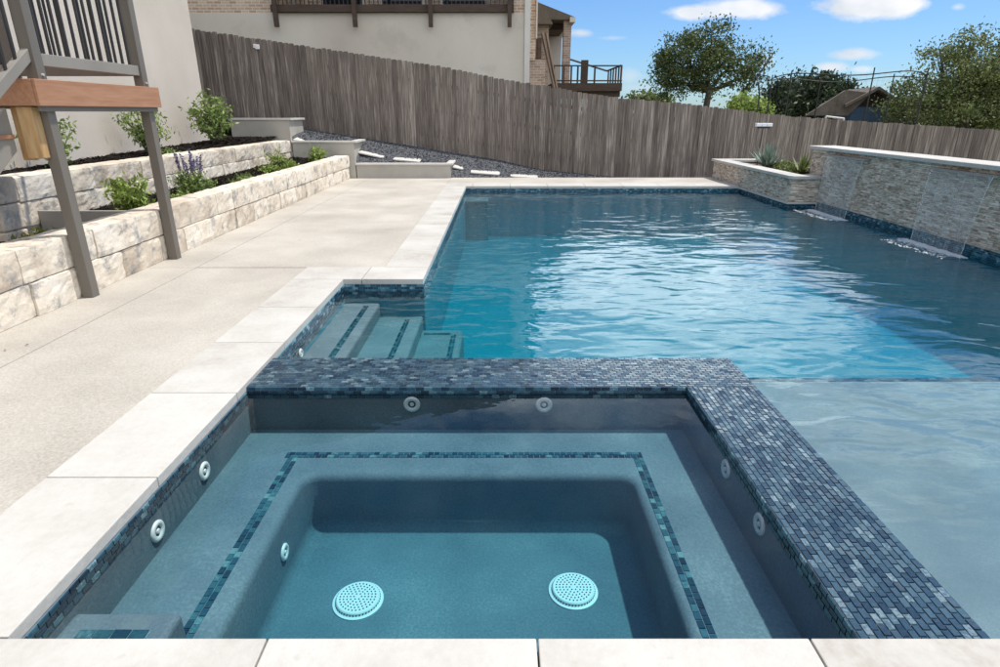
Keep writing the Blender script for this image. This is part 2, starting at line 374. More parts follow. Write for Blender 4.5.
# ------------------------------------------------------------------ ground
FT = [(150, 23), (195, 29.5), (440, 66), (500, 78.6), (613, 97), (680, 103), (798, 117), (1000, 130), (1250, 146)]
FTW = [(at(x, y, FY).x, at(x, y, FY).z) for x, y in FT]
FTW = [(-40, FTW[0][1]+2.5)]+FTW+[(60, FTW[-1][1]-.9)]
def lerp(tab, x):
    if x <= tab[0][0]: return tab[0][1]
    for (x0, y0), (x1, y1) in zip(tab, tab[1:]):
        if x <= x1: return y0+(y1-y0)*(x-x0)/(x1-x0)
    return tab[-1][1]
FB = [(at(x, y, FY).x, at(x, y, FY).z) for x, y in [(195, 113), (289, 127), (340, 134.8), (430, 149), (500, 160.4), (540, 170)]]
FB = [(-40, FB[0][1]+2)]+FB+[(2.9, -.16), (5, -.35), (7.5, -.6), (13, -.95), (60, -1.8)]
def fence_base(x): return lerp(FB, x)
SHARP = [(-7, 1.32), (-5.07, 1.30), (-4.95, .82), (-3.58, .80), (-3.46, .30), (-1.29, .30), (-1.17, -.03), (3, -.06), (6, -.15), (12, -.4), (60, -1)]
SMOOTH = [(-7, 1.38), (-5.5, 1.15), (-4.2, .85), (-2.8, .42), (-1.2, .14), (.5, -.02), (3, -.08), (6, -.15), (12, -.4), (60, -1)]
def front_h(x, y):
    q = min(1, max(0, (y-15.0)/.9)); return lerp(SHARP, x)*(1-q)+lerp(SMOOTH, x)*q
def ground_h(x, y):
    if y < 15.0: return -.30
    if y < FY: 
        t = (y-15.0)/(FY-15.0); return front_h(x, y)*(1-t)+fence_base(x)*t
    b = fence_base(max(-16, min(14, x)))
    return b-.05*min(1, (y-FY)/2)-.004*min(400, (y-FY))
xs = [-900, -300, -100, -50, -30, -20, -14, -10, -8]+[-7+.25*i for i in range(0, 53)]+[6.5, 7, 8, 9, 10, 12, 14, 18, 25, 40, 80, 200, 900]
xs = sorted(set(xs)|{-1.9, 6.0}); ys = [-300, -60, -20, -5, 0.8, 3, 6, 9, 13.6, 14.99, 15.0, 15.2, 15.5, 15.8, 16.1, 16.4, 16.8, 17.5, 19, 22, 26, 32, 45, 70, 120, 250, 600, 1500]
mb = MB()
for x in xs:
    for y in ys: mb.v.append((x, y, ground_h(x, y)-(.35 if 14.999 < y < 16.5 else .03)))
ny = len(ys)
for i in range(len(xs)-1):
    for j in range(ny-1):
        if xs[i] >= -1.95 and xs[i+1] <= 6.05 and ys[j] >= .8 and ys[j+1] <= 13.6: continue
        mb.f.append((i*ny+j, (i+1)*ny+j, (i+1)*ny+j+1, i*ny+j+1))
tag(mb.build('ground', 'ground_dirt'), kind='structure')
# gravel bed sheet on the slope behind the patio
mb = MB(); gx = sorted([-8+.2*i for i in range(0, 78)]+[-5.07, -4.95, -3.58, -3.46, -1.29, -1.17]); gy = [15.0+.09*i for i in range(0, 20)]+[16.78]
for x in gx:
    for y in gy: mb.v.append((x, y, ground_h(x, y)+.012+.006*fbm((x, y, 0), 4)))
n_ = len(gy)
for i in range(len(gx)-1):
    for j in range(n_-1): mb.f.append((i*n_+j, (i+1)*n_+j, (i+1)*n_+j+1, i*n_+j+1))
tag(mb.build('gravel_bed', 'gravel', smooth=True), kind='structure')
mb = MB()
for i in range(9000):
    x = random.uniform(-7.5, 4.5); y = random.uniform(15.02, 16.75); z = ground_h(x, y)+.018; s = random.uniform(.008, .022)
    c = Vector((x, y, z)); ax = [Vector((random.gauss(0, 1), random.gauss(0, 1), random.gauss(0, .6))).normalized()*s*random.uniform(.6, 1.3) for _ in range(3)]
    n0 = len(mb.v)
    for q in ax: mb.v += [tuple(c+q), tuple(c-q)]
    for a_, b_, c_ in ((0, 2, 4), (2, 1, 4), (1, 3, 4), (3, 0, 4), (2, 0, 5), (1, 2, 5), (3, 1, 5), (0, 3, 5)): mb.f.append((n0+a_, n0+b_, n0+c_))
tag(mb.build('gravel', 'gravel'), 'loose dark crushed gravel on the slope along the fence', 'gravel', kind='stuff')
# patio
mb = MB()
J = .009
ycuts = [-3.0, .87, 6.005, 10.0, 15.05]
for (x0, x1, segs) in ((-3.64, -3.135, [(-3, 6.0), (6.0, 10.0), (10.0, 14.95)]), ):
    for (y0, y1) in segs: mb.box(x0, x1-J, y0, y1-J, -.3, -.004)
for (y0, y1, xr) in ((-3, 6.0, -1.995), (6.012, 10.0, -1.195), (10.0, 14.95, -1.195)):
    mb.box(-3.135, xr, y0, y1-J, -.3, -.004)
mb.box(-1.191, 5.19, 13.757, 15.05, -.3, -.006)
mb.box(-1.991, 8.0, -3, .842, -.3, -.004)
tag(mb.build('patio', 'patio_concrete', bevel=.003), kind='structure')
mb = MB(); mb.box(-3.64, -2.0, -3, 6.0, -.32, -.02); mb.box(-3.64, -1.2, 6.0, 14.94, -.32, -.021); tag(mb.build('patio_base', 'soil'), kind='structure')

# ------------------------------------------------------------------ pool
pool = empty('swimming_pool', (2.5, 8, 0), 'large rectangular blue pool with white stone coping, entry steps and tanning shelf', 'pool')
mb = MB()
mb.box(-1.9, 6.1, 3.3, 13.6, -1.7, -1.08)                      # floor
mb.box(-1.10, XP, YN+.3, YB+.35, -1.7, -.052)
mb.box(-1.90, XL, 3.40, YN+.3, -1.7, -.052)
mb.box(XL, XP, YN, YN+.302, -1.7, -.0525)
mb.box(XP, 5.9, YB, YB+.3, -1.7, -.0515)
mb.box(XR+.012, XR+.3, .9, 11.2, -1.7, -.03)
mb.box(5.215, 6.0, 10.893, 13.4, -1.7, -.03)
mb.box(SX1-.02, 6.0, .92, YF+.03, -1.7, -.0535)
pb = mb.build('basin', 'pool_plaster', pool)
mb = MB(); mb.box(SX1-.02, 6.0, .9, 3.87, -1.7, -.275); mb.build('tanning_shelf', 'plaster', pool, bevel=.01)
# deeper middle: sloping look comes from one flat floor at 1.3 m
mb = MB()
mb.box(XL-.01, -1.165, SY1-.05, YN+.01, -1.5, -.235)
st = mb.build('step', 'plaster', pool, bevel=.025, bseg=3)
mb = MB(); mb.box(-1.2, -.755, SY1-.05, YN+.01, -1.5, -.37); mb.build('step', 'plaster', pool, bevel=.025, bseg=3)
mb = MB(); mb.box(-.8, -.36, SY1-.05, YN-.02, -1.5, -.505); mb.build('step', 'plaster', pool, bevel=.04, bseg=3)
mb = MB(); mb.box(XP-.01, -.25, 12.65, YB+.01, -1.5, -.24); mb.build('swim_out_seat', 'plaster', pool, bevel=.03)
# strips on steps
for x_, z_ in ((-1.30, -.234), (-.915, -.369)):
    mb = MB(); tiles(mb, (x_, SY1, z_), (0, 1, 0), (1, 0, 0), (0, 0, 1), 1.78, .052, .033, .026); mb.build('step_tile_strip', 'strip_tile', pool)
mb = MB(); tiles(mb, (-.47, SY1, -.504), (0, 1, 0), (1, 0, 0), (0, 0, 1), 1.72, .052, .033, .026)
tiles(mb, (-.735, 5.35, -.504), (1, 0, 0), (0, 1, 0), (0, 0, 1), .26, .052, .033, .026); mb.build('step_tile_strip', 'strip_tile', pool)
mb = MB(); tiles(mb, (SX1, 3.80, -.275), (1, 0, 0), (0, 1, 0), (0, 0, 1), 4.2, .056, .05, .028); tiles(mb, (SX1, 3.871, -.275), (1, 0, 0), (0, 0, -1), (0, 1, 0), 4.2, .075, .05, .025)
mb.build('shelf_tile_strip', 'band_tile', pool)
# waterline tile
mb = MB(); T0 = -.052
tiles(mb, (XP, YN, T0), (0, 1, 0), (0, 0, -1), (1, 0, 0), YB-YN, .15, .05, .025)
tiles(mb, (XL, SY1, T0), (0, 1, 0), (0, 0, -1), (1, 0, 0), YN-SY1, .15, .05, .025)
tiles(mb, (XL, YN, T0), (1, 0, 0), (0, 0, -1), (0, -1, 0), XP-XL, .15, .05, .025)
tiles(mb, (XP, YB, T0), (1, 0, 0), (0, 0, -1), (0, -1, 0), 6.0, .15, .05, .025)
tiles(mb, (XR+.012, 1.3, -.02), (0, 1, 0), (0, 0, -1), (-1, 0, 0), 9.75, .17, .05, .025)
tiles(mb, (5.215, 10.87, -.02), (0, 1, 0), (0, 0, -1), (-1, 0, 0), 2.4, .17, .05, .025)
tiles(mb, (5.215, 10.893, -.02), (1, 0, 0), (0, 0, -1), (0, -1, 0), .52, .17, .05, .025)
tiles(mb, (XL, SY1, WP-.1), (1, 0, 0), (0, 0, 1), (0, 1, 0), 3.0, .18, .05, .025)
mb.build('waterline_tile', 'band_tile', pool)
# coping stones: butted slabs, thin joints
mb = MB(); g = .003
def slab(x0, x1, y0, y1): mb.box(x0+g, x1-g, y0+g, y1-g, -.052, 0)
xf = [-1.995, -.707, .113, .942, 1.76, 2.58, 3.4, 4.22, 5.04, 6.0]
for a_, b_ in zip(xf, xf[1:]): slab(a_, b_, .85, YF)
yl = [YF, 2.227, 3.066, 3.86, 4.66, YN]
for a_, b_ in zip(yl, yl[1:]): slab(-1.995, XL, a_, b_)
slab(-1.995, -1.33, YN, 6.008); slab(-1.33, XP, YN, 6.008)
yl = [6.008+.824*i for i in range(9)]; yl[-1] = YB
yl = [y for y in yl if y < YB-.3]+[YB]
for a_, b_ in zip(yl, yl[1:]): slab(-1.195, XP, a_, b_)
xf = [-1.195, -.6, .22, 1.04, 1.86, 2.68, 3.5, 4.32, 5.19]
for a_, b_ in zip(xf, xf[1:]): slab(a_, b_, YB, 13.75)
mb.build('coping', 'limestone_coping', pool, bevel=.004)
mb = MB(); mb.box(-1.98, 5.9, .87, YF-.015, -.3, -.056); mb.box(-1.98, XL-.015, .9, 6.0, -.3, -.056); mb.box(-1.9, XP-.015, YN+.02, 6.0, -.3, -.0565)
mb.box(-1.18, XP-.02, 5.9, 13.7, -.3, -.057); mb.box(-1.18, 5.18, YB+.02, 13.74, -.3, -.0575)
mb.build('coping_bed', 'grout', pool)
def jet(parent, c, axis, r=.052, name='jet'):
    c = Vector(c); ax = Vector(axis)
    m2 = MB(); q = ax.to_track_quat('Z', 'Y'); k = 28
    prof = [(r, 0), (r, .006), (r*.86, .012), (r*.55, .010), (r*.46, .004)]
    n0 = 0
    for (rr, h_) in prof:
        for i in range(k):
            a_ = 2*math.pi*i/k; m2.v.append(tuple(c+q @ Vector((math.cos(a_)*rr, math.sin(a_)*rr, h_))))
    for p in range(len(prof)-1):
        for i in range(k):
            j = (i+1) % k; m2.f.append((p*k+i, p*k+j, (p+1)*k+j, (p+1)*k+i))
    o = m2.build(name, 'white_plastic', parent, smooth=True)
    m3 = MB(); m3.tube(c+ax*.001, c+ax*.003, r*.47, r*.47, 20)
    m3.build('socket', 'hole_dark', o)
    m4 = MB(); m4.tube(c+ax*.003, c+ax*.011, r*.26, r*.2, 16); m4.build('nozzle', 'white_plastic', o)
    return o
jet(pool, (-1.493, 4.12, -.19), (1, 0, 0), .036, 'return_fitting')

# ------------------------------------------------------------------ spa
spa = empty('spa', (-.2, 2.3, 0), 'square raised edge hot tub with blue mosaic rim and bench seats, nearest the camera', 'hot tub')
mb = MB()
mb.box(XL-.3, SX1-.005, SY0, SY1-.005, -1.3, -.026)
mb.box(SX0, SX1-.006, .95, SY0+.1, -1.3, -.027)
mb.box(XL-.3, XL, .95, SY0+.1, -1.3, -.053)
mb.box(XL-.3, SX1-.01, .95, YF+.03, -1.3, -.0545)
mb.build('spa_wall', 'spa_plaster', spa)
# bench + footwell in one rounded shell
bm = bmesh.new(); BZ, FZ = -.31, -.66
def rrect(x0, x1, y0, y1, r, z, k=7):
    out = []
    for (cx_, cy_, a0) in ((x1-r, y1-r, 0), (x0+r, y1-r, 90), (x0+r, y0+r, 180), (x1-r, y0+r, 270)):
        for i in range(k+1):
            a_ = R(a0+90*i/k); out.append(bm.verts.new((cx_+r*math.cos(a_), cy_+r*math.sin(a_), z)))
    return out
q_ = .045; rings = []
prof = [(-q_*(1-math.sin(R(t))), BZ-q_*(1-math.cos(R(t)))) for t in (0, 18, 36, 54, 72, 90)]+[(0.012*0, FZ+.07)]+[(.07*(1-math.cos(R(t))), FZ+.07*(1-math.sin(R(t)))) for t in (18, 36, 54, 72, 90)]
for (o_, z_) in prof:
    rings.append(rrect(-1.04+o_, .70-o_, 1.60+o_, 2.706-o_, .085-o_*.9, z_))
for r0, r1 in zip(rings, rings[1:]):
    for i in range(len(r0)): j = (i+1) % len(r0); bm.faces.new((r0[i], r0[j], r1[j], r1[i]))
bm.faces.new(rings[-1])
oc = [bm.verts.new(p) for p in ((XL-.02, YF, BZ), (SX0+.02, YF, BZ), (SX0+.02, SY0+.02, BZ), (XL-.02, SY0+.02, BZ))]
oe = [bm.edges.new((oc[i], oc[(i+1) % 4])) for i in range(4)]
ie = [bm.edges.get((rings[0][i], rings[0][(i+1) % len(rings[0])])) for i in range(len(rings[0]))]
ge = bmesh.ops.triangle_fill(bm, edges=oe+ie, use_beauty=True)
bmesh.ops.recalc_face_normals(bm, faces=bm.faces)
if sum(f.normal.z*f.calc_area() for f in bm.faces) < 0: bmesh.ops.reverse_faces(bm, faces=bm.faces)
me = bpy.data.meshes.new('bench'); bm.to_mesh(me); bm.free(); me.materials.append(MATS['spa_plaster'])
for p in me.polygons: p.use_smooth = True
bo = bpy.data.objects.new('bench', me); C.objects.link(bo); bo.parent = spa; bo.matrix_parent_inverse = Matrix.Translation(-spa.location)
mb = MB(); mb.box(XL-.01, -1.13, YF-.05, 1.64, -.32, -.165); mb.build('entry_step', 'spa_plaster', spa, bevel=.02, bseg=3)
mb = MB(); tiles(mb, (-1.44, 1.44, -.165), (1, 0, 0), (0, 1, 0), (0, 0, 1), .25, .12, .06, .04, gap=.004)
mb.build('entry_step_tile', 'strip_tile', spa)
mb = MB()
sx0, sx1, sy = -1.205, .80, 2.93; W_ = .058
tiles(mb, (sx0, sy-W_, BZ), (1, 0, 0), (0, 1, 0), (0, 0, 1), sx1-sx0, W_, .034, .035)
tiles(mb, (sx0+.02, YF, BZ), (0, 1, 0), (1, 0, 0), (0, 0, 1), sy-W_-YF, W_, .04, .035)
tiles(mb, (sx1-W_, YF, BZ), (0, 1, 0), (1, 0, 0), (0, 0, 1), sy-W_-YF, W_, .04, .035)
mb.build('bench_tile_strip', 'strip_tile', spa)
# mosaic rim
mb = MB(); mb.box(XL, SX1, SY0+.001, SY1, -.04, -.0245); mb.box(SX0+.001, SX1-.001, YF-.03, SY0+.01, -.04, -.025)
mb.build('rim_grout', 'grout', spa)
mb = MB()
tiles(mb, (XL+.002, SY0+.002, -.0245), (1, 0, 0), (0, 1, 0), (0, 0, 1), SX1-XL-.004, SY1-SY0-.004, .045, .0265, tilt=.035)
tiles(mb, (SX0+.002, YF+.002, -.0245), (0, 1, 0), (1, 0, 0), (0, 0, 1), SY0-YF-.002, SX1-SX0-.004, .045, .0265, tilt=.035)
mb.build('rim_tile', 'spill_tile', spa)
for args in (((XL, SY0, -.024), (1, 0, 0), (0, 0, -1), (0, -1, 0), SX0-XL, .075), ((SX0, YF, -.024), (0, 1, 0), (0, 0, -1), (-1, 0, 0), SY0-YF, .075),
             ((SX1, YF, -.024), (0, 1, 0), (0, 0, -1), (1, 0, 0), SY1-YF, .15), ((XL, YF, -.052), (0, 1, 0), (0, 0, -1), (1, 0, 0), SY0-YF, .075)):
    mb = MB(); tiles(mb, *args, .05, .025); mb.build('tile_band', 'band_tile', spa)
for x, y in ((412, 404), (544, 404.5)):
    p = at(x, y, SY0); jet(spa, (p.x, SY0-.001, p.z), (0, -1, 0), .05)
def on_x(px, py, Xp):
    d = ray(px, py); t = Xp/d.x; return Vector((Xp, d.y*t, CAM_Z+d.z*t))
for x, y in ((204, 471), (157, 531)):
    p = on_x(x, y, XL+.001); jet(spa, p, (1, 0, 0), .048)
for x, y in ((726.5, 469), (760, 524)):
    p = on_x(x, y, SX0-.001); jet(spa, p, (-1, 0, 0), .048)
p = on_x(284, 552, -1.038); jet(spa, p, (1, 0, 0), .042)
for (dx, dy) in ((-.668, 2.19), (.352, 2.25)):
    c = Vector((dx, dy, FZ)); r = .118; k = 40; m2 = MB()
    prof = [(r, 0), (r, .006), (r*.92, .008), (r*.88, .008), (r*.86, .020), (r*.82, .0245), (.0005, .027)]
    for (rr, h_) in prof:
        for i in range(k):
            a_ = 2*math.pi*i/k; m2.v.append((c.x+math.cos(a_)*rr, c.y+math.sin(a_)*rr, c.z+h_))
    for p_ in range(len(prof)-1):
        for i in range(k):
            j = (i+1) % k; m2.f.append((p_*k+i, p_*k+j, (p_+1)*k+j, (p_+1)*k+i))
    d_ = m2.build('drain_cover', 'white_plastic', spa)
    m3 = MB()
    for ring, nn in ((.018, 6), (.034, 12), (.050, 18), (.066, 24), (.082, 30)):
        for i in range(nn):
            a_ = 2*math.pi*i/nn; q = Vector((c.x+ring*math.cos(a_), c.y+ring*math.sin(a_), c.z+.0248+.0018*(1-ring/.09)))
            m3.tube(q, q+Vector((0, 0, .0022)), .0037, .0037, 6)
    for i in range(44):
        a_ = 2*math.pi*i/44; q = Vector((c.x+r*.862*math.cos(a_), c.y+r*.862*math.sin(a_), c.z+.014))
        dr = Vector((math.cos(a_), math.sin(a_), 0)); m3.tube(q-dr*.001, q+dr*.0028, .0035, .0035, 6)
    m3.build('drain_holes', 'hole_dark', d_)
# water bodies
mb = MB(); y_ = SY1-.006
mb.prism([(XL-.015, y_, -1.17), (SX1-.003, y_, -1.17), (SX1-.003, 1.39, -1.17), (XR+.02, 1.39, -1.17), (XR+.02, YB+.015, -1.17), (XL-.015, YB+.015, -1.17)], (0, 0, 1.17+WP))
tag(mb.build('pool_water', 'pool_water'), kind='structure')
mb = MB(); mb.box(XL-.01, SX0+.008, YF+.012, SY0+.008, FZ-.02, WS)
tag(mb.build('spa_water', 'spa_water'), kind='structure')

# ------------------------------------------------------------------ raised wall, planter, waterfalls
rng = random.Random(3)
def ledger(mb, o, u, n, L, H, row=.024):
    o, u, n = map(Vector, (o, u, n)); z = 0
    while z < H-.004:
        h_ = min(row*rng.uniform(.75, 1.35), H-z); x = 0
        while x < L:
            l_ = min(rng.uniform(.04, .17), L-x); pr = rng.uniform(.008, .026)
            if L-(x+l_) < .04: l_ = L-x
            x0, x1, z0, z1 = x+.0015, x+l_-.0015, z+.0015, z+h_-.0015
            b = [o+u*x0+Vector((0, 0, z0)), o+u*x1+Vector((0, 0, z0)), o+u*x1+Vector((0, 0, z1)), o+u*x0+Vector((0, 0, z1))]
            k_ = len(mb.v); mb.v += [tuple(p) for p in b]
            cs = []
            for q in b:
                mb.v.append(tuple(q+n*(pr+rng.uniform(-.005, .005))))
            mid = (b[0]+b[2])/2+n*(pr+rng.uniform(.000, .009)); mb.v.append(tuple(mid))
            for i in range(4):
                j = (i+1) % 4; mb.f.append((k_+i, k_+j, k_+4+j, k_+4+i)); mb.f.append((k_+4+i, k_+4+j, k_+8))
            x += l_
        z += h_
rw = empty('raised_wall', (5.9, 6, 0), 'long raised wall of split grey beige stone with smooth cap beside the pool', 'wall')
mb = MB(); mb.box(XR+.013, 6.08, -1, 11.35, -.6, .87); mb.build('wall_core', 'retaining_stucco', rw)
mb = MB(); ledger(mb, (XR+.014, -.99, -.015), (0, 1, 0), (-1, 0, 0), 12.34, .885)
ledger(mb, (6.079, -.99, -.3), (0, 1, 0), (1, 0, 0), 12.34, 1.17)
ledger(mb, (XR+.014, 11.349, .0), (1, 0, 0), (0, 1, 0), .35, .87)
mb.build('stone_facing', 'ledger_stone', rw)
mb = MB(); y = -1.02
for yy in [-1.02+1.03*i for i in range(13)]:
    mb.box(5.655, 6.14, yy+.002, min(yy+1.028, 11.42), .875, .93)
mb.build('cap', 'limestone_coping', rw, bevel=.008)
pl = empty('planter', (5.8, 13, 0), 'low stone planter with pale cap at the far right pool corner', 'planter')
mb = MB(); mb.box(5.216, 5.45, 10.894, 15.0, -.3, .385); mb.box(5.45, XR+.01, 10.894, 11.1, -.3, .3845); mb.box(6.13, 6.32, 11.4, 15.0, -.6, .385); mb.box(5.45, 6.13, 14.8, 15.0, -.6, .3845)
mb.build('planter_core', 'retaining_stucco', pl)
mb = MB(); ledger(mb, (5.215, 10.90, -.015), (0, 1, 0), (-1, 0, 0), 4.1, .40); ledger(mb, (5.20, 10.893, -.015), (1, 0, 0), (0, -1, 0), .50, .40)
ledger(mb, (5.216, 15.001, -.3), (1, 0, 0), (0, 1, 0), 1.1, .68); ledger(mb, (6.321, 11.36, -.5), (0, 1, 0), (1, 0, 0), 3.64, .88)
mb.build('stone_facing', 'ledger_stone', pl)
mb = MB()
mb.prism([(5.15, 10.93, .386), (5.20, 10.83, .386), (5.70, 10.83, .386), (5.70, 11.12, .386), (5.47, 11.12, .386), (5.47, 14.75, .386), (6.10, 14.75, .386), (6.10, 11.43, .386), (6.36, 11.43, .386), (6.36, 15.06, .386), (5.15, 15.06, .386)], (0, 0, .055))
mb.build('cap', 'limestone_coping', pl, bevel=.006)
mb = MB(); mb.box(5.44, 6.14, 11.09, 14.81, .1, .36); mb.build('soil', 'soil', pl)
# the narrow dry ledge at planter foot
mb = MB(); mb.box(5.165, 5.20, 10.86, 13.2, -.052, -.018); mb.box(5.2, 5.70, 10.85, 10.875, -.052, -.018); mb.build('foot_ledge', 'cap_stone', pl, bevel=.003)

def waterfall(y0, y1, label):
    z0 = .80; wf = empty('waterfall', (5.6, (y0+y1)/2, WP), label, 'waterfall', 'thin sheet waterfalls from the raised wall')
    mb = MB(); mb.box(5.63, 5.70, y0-.03, y1+.03, .795, .825); mb.build('spillway', 'grey_paint', wf, bevel=.003)
    nx, nz = 26, 18; mb = MB()
    for j in range(nz+1):
        t = j/nz
        for i in range(nx+1):
            s = i/nx; sh = 1-.03*t*0; yy = y0+(y1-y0)*(.5+(s-.5)*(1-.10*t))
            xx = 5.63-.10*math.sqrt(t)+.006*fbm((s*9, t*2, y0), 1)*t
            mb.v.append((xx, yy, .812-(.812-WP)*t**1.0))
    for j in range(nz):
        for i in range(nx): a_ = j*(nx+1)+i; mb.f.append((a_, a_+1, a_+nx+2, a_+nx+1))
    sh = mb.build('water_sheet', 'falling_water', wf, smooth=True)
    for yy, s in ((y0, 1), (y1, -1)):          # ropes of thicker water at the sheet edges
        mb = MB()
        pts = [(5.63-.10*math.sqrt(t), yy+s*(y1-y0)*.05*t+.004*math.sin(t*40), .812-(.812-WP)*t) for t in [i/20 for i in range(21)]]
        mb.path(pts, [.002+.003*abs(math.sin(i*1.7)) for i in range(21)], 6)
        mb.build('water_rope', 'water_rope', wf, smooth=True)
    mb = MB()
    for i in range(2200):
        yy = random.uniform(y0-.02, y1+.02)+random.gauss(0, .04); off_ = abs(random.gauss(0, .075)) if random.random() < .8 else random.uniform(0, .38)
        xx = 5.53-off_; r = (abs(random.gauss(0, .006))+.002)*(1.4 if off_ < .06 else .9)
        n0 = len(mb.v); hz = r*random.uniform(.15, .7); mb.v.append((xx, yy, WP+hz)); kk = 5; rx, ry = r*random.uniform(.8, 2.2), r*random.uniform(1, 3)
        for q in range(kk):
            a_ = 2*math.pi*q/kk; mb.v.append((xx+rx*math.cos(a_)*random.uniform(.7, 1.2), yy+ry*math.sin(a_)*random.uniform(.7, 1.2), WP-.001))
        for q in range(kk): mb.f.append((n0, n0+1+q, n0+1+(q+1) % kk))
    mb.build('splash_foam', 'foam', wf, smooth=True)
waterfall(6.97, 8.0, 'nearer thin waterfall dropping from the raised stone wall with white splash')
waterfall(9.55, 10.6, 'farther thin waterfall beside the stone planter with small white splash')

# ------------------------------------------------------------------ stone retaining walls on the left
def stone_wall(name, x_face, y0, y1, courses, zbase, depth, label, cap_gray=True, seed=1):
    rg = random.Random(seed); root = empty(name, (x_face-depth/2, (y0+y1)/2, zbase(y0)), label, 'retaining wall')
    mb = MB()
    for ci, ch in enumerate(courses):
        y = y0; zc = sum(courses[:ci])
        while y < y1-.01:
            l_ = rg.uniform(.45, 1.15) if ci else rg.uniform(.35, .8)
            if y1-(y+l_) < .3: l_ = y1-y
            g_ = .006; fx = x_face+rg.uniform(-.012, .012)
            nu, nv, nw = max(3, int(l_/.07)), 6, 5
            z0 = zbase(y+l_/2)+zc+g_/2; z1 = zbase(y+l_/2)+zc+ch-g_/2
            def P_(a_, b_, c_):          # a along y, b up, c depth from face
                yy = y+g_/2+(l_-g_)*a_; zz = z0+(z1-z0)*b_; xx = fx-depth*c_
                ea = min(a_, 1-a_)*l_; eb = min(b_, 1-b_)*ch
                rnd = .006*math.exp(-ea/.015)+.005*math.exp(-eb/.015)
                if c_ == 0: xx += .009*fbm((yy, zz, seed), 6)+.006*fbm((yy, zz, seed), 19)-rnd
                if b_ == 1: zz += .006*fbm((xx, yy, seed), 6)-.006*math.exp(-ea/.02)-(.008 if c_ == 0 else 0)
                if a_ in (0, 1): yy += .008*fbm((xx, zz, seed), 6)
                return (xx, yy, zz)
            def grid(f, n1, n2):
                k_ = len(mb.v)
                for i in range(n1+1):
                    for j in range(n2+1): mb.v.append(f(i/n1, j/n2))
                for i in range(n1):
                    for j in range(n2): mb.f.append((k_+i*(n2+1)+j, k_+(i+1)*(n2+1)+j, k_+(i+1)*(n2+1)+j+1, k_+i*(n2+1)+j+1))
            k0 = len(mb.v)
            # shared-vertex lattice so that each block is one island
            idx = {}
            def vid(i, j, c_):
                key = (i, j, c_)
                if key not in idx: idx[key] = len(mb.v); mb.v.append(P_(i/nu, j/nv, c_/nw))
                return idx[key]
            for i in range(nu):
                for j in range(nv): mb.f.append((vid(i, j, 0), vid(i+1, j, 0), vid(i+1, j+1, 0), vid(i, j+1, 0))); mb.f.append((vid(i, j, nw), vid(i, j+1, nw), vid(i+1, j+1, nw), vid(i+1, j, nw)))
            for i in range(nu):
                for c_ in range(nw): mb.f.append((vid(i, nv, c_), vid(i+1, nv, c_), vid(i+1, nv, c_+1), vid(i, nv, c_+1))); mb.f.append((vid(i, 0, c_), vid(i, 0, c_+1), vid(i+1, 0, c_+1), vid(i+1, 0, c_)))
            for j in range(nv):
                for c_ in range(nw): mb.f.append((vid(0, j, c_), vid(0, j+1, c_), vid(0, j+1, c_+1), vid(0, j, c_+1))); mb.f.append((vid(nu, j, c_), vid(nu, j, c_+1), vid(nu, j+1, c_+1), vid(nu, j+1, c_)))
            y += l_
    mb.build('stone_blocks', 'block_stone', root, smooth=False)
    m2 = MB(); m2.box(x_face-depth+.03, x_face-.03, y0+.02, y1-.02, zbase(y0)-.2, zbase(y0)+sum(courses)-.03)
    m2.build('mortar_core', 'cap_stone', root)
    return root
stone_wall('retaining_wall', -3.625, 0.6, 14.87, [.27, .27], lambda y: -.005, .30, 'low two course limestone retaining wall along the patio edge', seed=4)
stone_wall('retaining_wall', -5.0, 6.3, 14.87, [.26, .26], lambda y: .36+.0, .32, 'upper limestone block wall between the two planting beds', seed=9)
# lower-left end block row turning to the house
stone = empty('end_block', (-5.8, 6.1, .1), 'stone block row turning from the upper wall toward the house', 'stone block')
for (z0, z1) in ((.12, .35), (.356, .62), (.626, .885)):
    mb = MB(); mb.box(-6.3, -5.0, 6.0, 6.3, z0, z1); mb.build('block', 'block_stone', stone, bevel=.02)
def cross_wall(x0, x1, ztop, zbot, label, ret=.9):
    r_ = empty('end_wall', ((x0+x1)/2, 14.95, zbot), label, 'retaining wall', 'grey capped end walls stepping up the slope')
    mb = MB(); mb.box(x0, x1-.06, 14.885, 15.02, zbot-.3, ztop-.045); mb.box(x1-.14, x1-.06, 15.02, 15.02+ret, zbot-.3, ztop-.046)
    mb.build('wall', 'retaining_stucco', r_)
    mb = MB(); mb.box(x0-.02, x1, 14.86, 15.06, ztop-.045, ztop); mb.box(x1-.17, x1-.001, 15.06, 15.05+ret, ztop-.045, ztop-.001)
    mb.build('cap', 'cap_stone', r_, bevel=.004)
cross_wall(-3.468, -1.14, .345, -.05, 'lowest and longest grey end wall at the back of the patio')
cross_wall(-4.958, -3.43, .86, .3, 'middle grey capped end wall closing the lower planting bed')
cross_wall(-6.36, -4.92, 1.37, .8, 'highest grey capped end wall beside the tall shrub and house corner')
